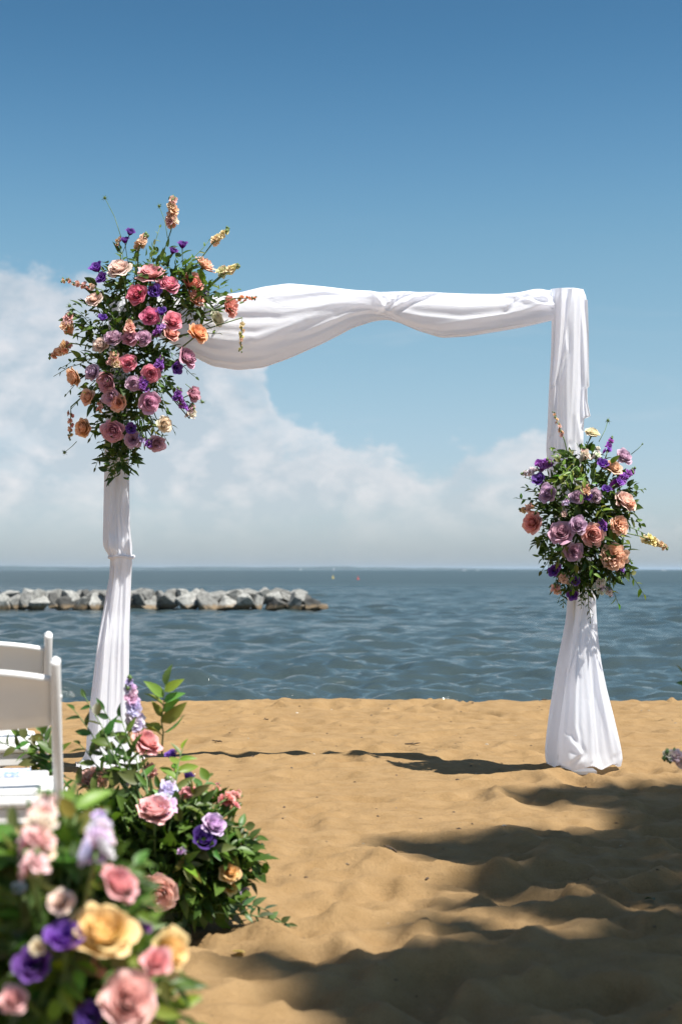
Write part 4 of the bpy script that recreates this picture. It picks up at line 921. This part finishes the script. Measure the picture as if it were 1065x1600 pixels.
# ------------------------------------------------------------------ shade tree outside the frame, right
def shade_tree():
    base = Vector((9.2, 1.6, 0)); root = tag(empty('shade_tree', (base.x, base.y, ground(base.x, base.y))), 'broad leafy tree right of the aisle casting the shade on the sand', 'tree')
    k = SUN_DIR / SUN_DIR.z; r = np.random.RandomState(8); rp = random.Random(8)
    lobes = [(.95, 6.40, .12), (1.15, 6.36, .22), (1.5, 6.42, .34), (1.95, 6.45, .42), (2.5, 6.3, .6), (3.2, 6.2, .7), (1.5, 6.0, .2), (1.75, 5.75, .34), (1.3, 5.78, .14), (1.35, 6.02, .2), (.95, 5.42, .18), (1.3, 5.45, .25), (.7, 5.4, .12), (.8, 3.8, .13), (1.1, 3.85, .2), (.55, 3.72, .12), (1.45, 3.95, .26),
             (.34, 5.32, .10), (.50, 5.18, .18), (.80, 5.02, .30), (1.2, 5.0, .36), (1.65, 5.1, .45), (2.2, 5.2, .6), (2.9, 5.1, .7), (3.6, 5.2, .8), (.62, 4.72, .16), (1.0, 4.55, .24), (1.4, 4.5, .3), (1.95, 4.45, .45),
             (1.2, 4.22, .13), (1.55, 4.15, .26), (.72, 4.2, .06), (.95, 4.05, .09), (.5, 4.35, .05), (.35, 4.0, .05), (1.25, 3.95, .12), (1.6, 3.9, .25), (1.0, 3.82, .10),
             (-.14, 3.62, .06), (.02, 3.55, .13), (.24, 3.52, .2), (.50, 3.5, .27), (.85, 3.55, .3), (1.25, 3.6, .34), (1.7, 3.75, .45), (.18, 3.22, .16), (.45, 3.05, .28), (.85, 3.05, .35), (1.3, 3.0, .42), (1.9, 3.1, .55), (.12, 3.0, .07), (.05, 3.35, .05), (.2, 2.75, .12), (.5, 2.65, .26),
             (2.6, 3.8, .7), (3.3, 3.9, .8), (2.6, 2.8, .7), (1.0, 2.5, .5), (1.7, 2.3, .6), (2.4, 2.0, .7), (3.2, 2.7, .8), (4, 4.6, .8)]
    P = []; tips = []
    for (gx, gy, rr_) in lobes:
        Hh = rp.uniform(12.5, 15.0); c = np.array([gx, gy, 0]) + np.array(k) * Hh; tips.append((Vector(c), rr_))
        n = int(110 + 1500 * rr_ * rr_)
        v = r.normal(0, 1, (n, 3)); v /= np.linalg.norm(v, axis=1, keepdims=True); P.append(c + v * (r.rand(n, 1) ** .4) * np.array([rr_, rr_, max(.3, rr_ * .8)]))
    P = np.concatenate(P); D = r.normal(0, 1, P.shape); D[:, 2] *= .35
    o = link('crown', foliage_mesh(P - np.array(root.location), D, r.uniform(.10, .18, len(P)), 77, 'crown'), root, None, MID)
    rl = Vector(root.location)
    parts = [tube([Vector((0, 0, -.2)), Vector((.1, .02, 3)), Vector((-.1, .05, 6)), Vector((-.3, 0, 9.5))], [.42, .32, .27, .2], 12)]
    link('trunk', mesh_np('trunk', *parts[0], M_BARK), root)
    for (c, rr_) in tips[::1]:
        t_ = Vector(c) - rl; a = Vector((-.2, .02, rp.uniform(6.5, 9.2))); m1 = a.lerp(t_, .5) + Vector((0, 0, .25))
        link('limb', mesh_np('limb', *tube([a, a.lerp(m1, .5) + Vector((0, 0, .1)), m1, m1.lerp(t_, .6), t_], [.10, .08, .05, .03, .01], 6), M_BARK), root)
shade_tree()

# ------------------------------------------------------------------ small things lying on the sand
def twig(px, py, L, a, label, leafy=False):
    Y = FPX / (py - 890) * CAMZ; p = at(px, py, Y); z = ground(p.x, p.y) + .006; r = random.Random(px)
    pts = [Vector((math.cos(a) * (t_ - .5) * L + r.uniform(-.004, .004), math.sin(a) * (t_ - .5) * L, .003 + r.uniform(0, .006))) for t_ in np.linspace(0, 1, 6)]
    parts = [tube(pts, [.004, .0045, .005, .0045, .004, .002], 5)]
    parts.append(tube([pts[2], pts[2] + Vector((.03 * math.cos(a + .8), .03 * math.sin(a + .8), .008))], [.003, .0012], 4))
    o = tag(link('twig', mesh_np('twig', *merge(parts), M_TWIG)), label, 'twig'); o.location = (p.x, p.y, z)
twig(644, 1163, .09, .3, 'dark twig lying on the sand under the middle of the beam')
twig(340, 1161, .06, 2.6, 'small dark twig on the sand right of the left drape')
twig(415, 1122, .05, .9, 'tiny twig near the waterline left of centre')
twig(850, 1097, .05, .2, 'tiny twig on the sand beside the right drape near the water')
twig(610, 1330, .11, 1.9, 'thin pale straw lying at the edge of the tree shade')
def fallen_leaf(px, py, L, a, col, label, lift=.01):
    Y = FPX / (py - 890) * CAMZ; p = at(px, py, Y); o = tag(link('fallen_leaf', LEAVES[px % 4], None, None, col), label, 'leaf')
    o.location = (p.x, p.y, ground(p.x, p.y) + lift); o.rotation_euler = (.15, .2, a); o.scale = (L, L, L)
fallen_leaf(383, 1476, .04, 1.2, (.55, .42, .16), 'yellow fallen petal-like leaf on sand in front of the trailing sprig')
fallen_leaf(320, 1489, .03, 2.2, (.03, .03, .02), 'dark fallen leaf on sand beside the yellow rose')
fallen_leaf(866, 1203, .07, 1.7, (.06, .13, .03), 'green leaf lying at the foot of the right drape')
fallen_leaf(880, 1205, .06, -1.2, (.10, .16, .04), 'paler green leaf lying just right of the leaf at the right drape foot')
fallen_leaf(611, 1334, .03, .4, (.04, .035, .02), 'dark leaf crumb on the sand beside the pale straw')
fallen_leaf(1022, 1400, .05, .4, (.03, .06, .02), 'dark leaf on the shaded sand near the right edge')

# crumbs of shell, bark and weed too small to count
def crumbs():
    r = np.random.RandomState(66); V = []; F = []
    for _ in range(420):
        x_, y_ = r.uniform(-2.4, 2.4), r.uniform(2.6, 10.6); z_ = ground(x_, y_); q = r.uniform(.0015, .0055) * (1 + .08 * y_); a = r.uniform(0, 3.14); e = r.uniform(.3, 1.0); o = len(V)
        for k in range(5):
            t_ = a + 6.283 * k / 5; u, w_ = q * math.cos(t_ - a) * 1.6, q * e * math.sin(t_ - a); V.append((x_ + u * math.cos(a) - w_ * math.sin(a), y_ + u * math.sin(a) + w_ * math.cos(a), z_ + r.uniform(-.001, .002)))
        V.append((x_, y_, z_ + q * .8)); F += [(o + k, o + (k + 1) % 5, o + 5) for k in range(5)]
    m = NT('beach_crumbs'); g = m.n('ShaderNodeNewGeometry')
    mat = m.done(m.bsdf(m.ramp(g.outputs['Random Per Island'], [(0, (.05, .03, .02)), (.6, (.10, .06, .03)), (.84, (.30, .24, .17)), (1, (.6, .55, .48))]), .8))
    tag(link('beach_crumbs', mesh_np('beach_crumbs', V, F, mat, False)), 'tiny crumbs of bark and shell strewn over the sand', 'debris', kind='stuff')
crumbs()

# ------------------------------------------------------------------ haze over the bay
def haze():
    m = bpy.data.materials.new('haze'); m.use_nodes = True; t_ = m.node_tree; t_.nodes.clear()
    o = t_.nodes.new('ShaderNodeOutputMaterial'); v = t_.nodes.new('ShaderNodeVolumePrincipled')
    v.inputs['Color'].default_value = (.62, .80, .97, 1); v.inputs['Density'].default_value = 6.0e-5; v.inputs['Anisotropy'].default_value = .1
    t_.links.new(v.outputs[0], o.inputs['Volume'])
    h = link('haze', boxmesh('haze', -29000, 29000, -600, 29500, -3.2, 30, m, 0)); h['kind'] = 'stuff'; h['label'] = 'pale summer haze over the bay'; h['category'] = 'haze'
haze()
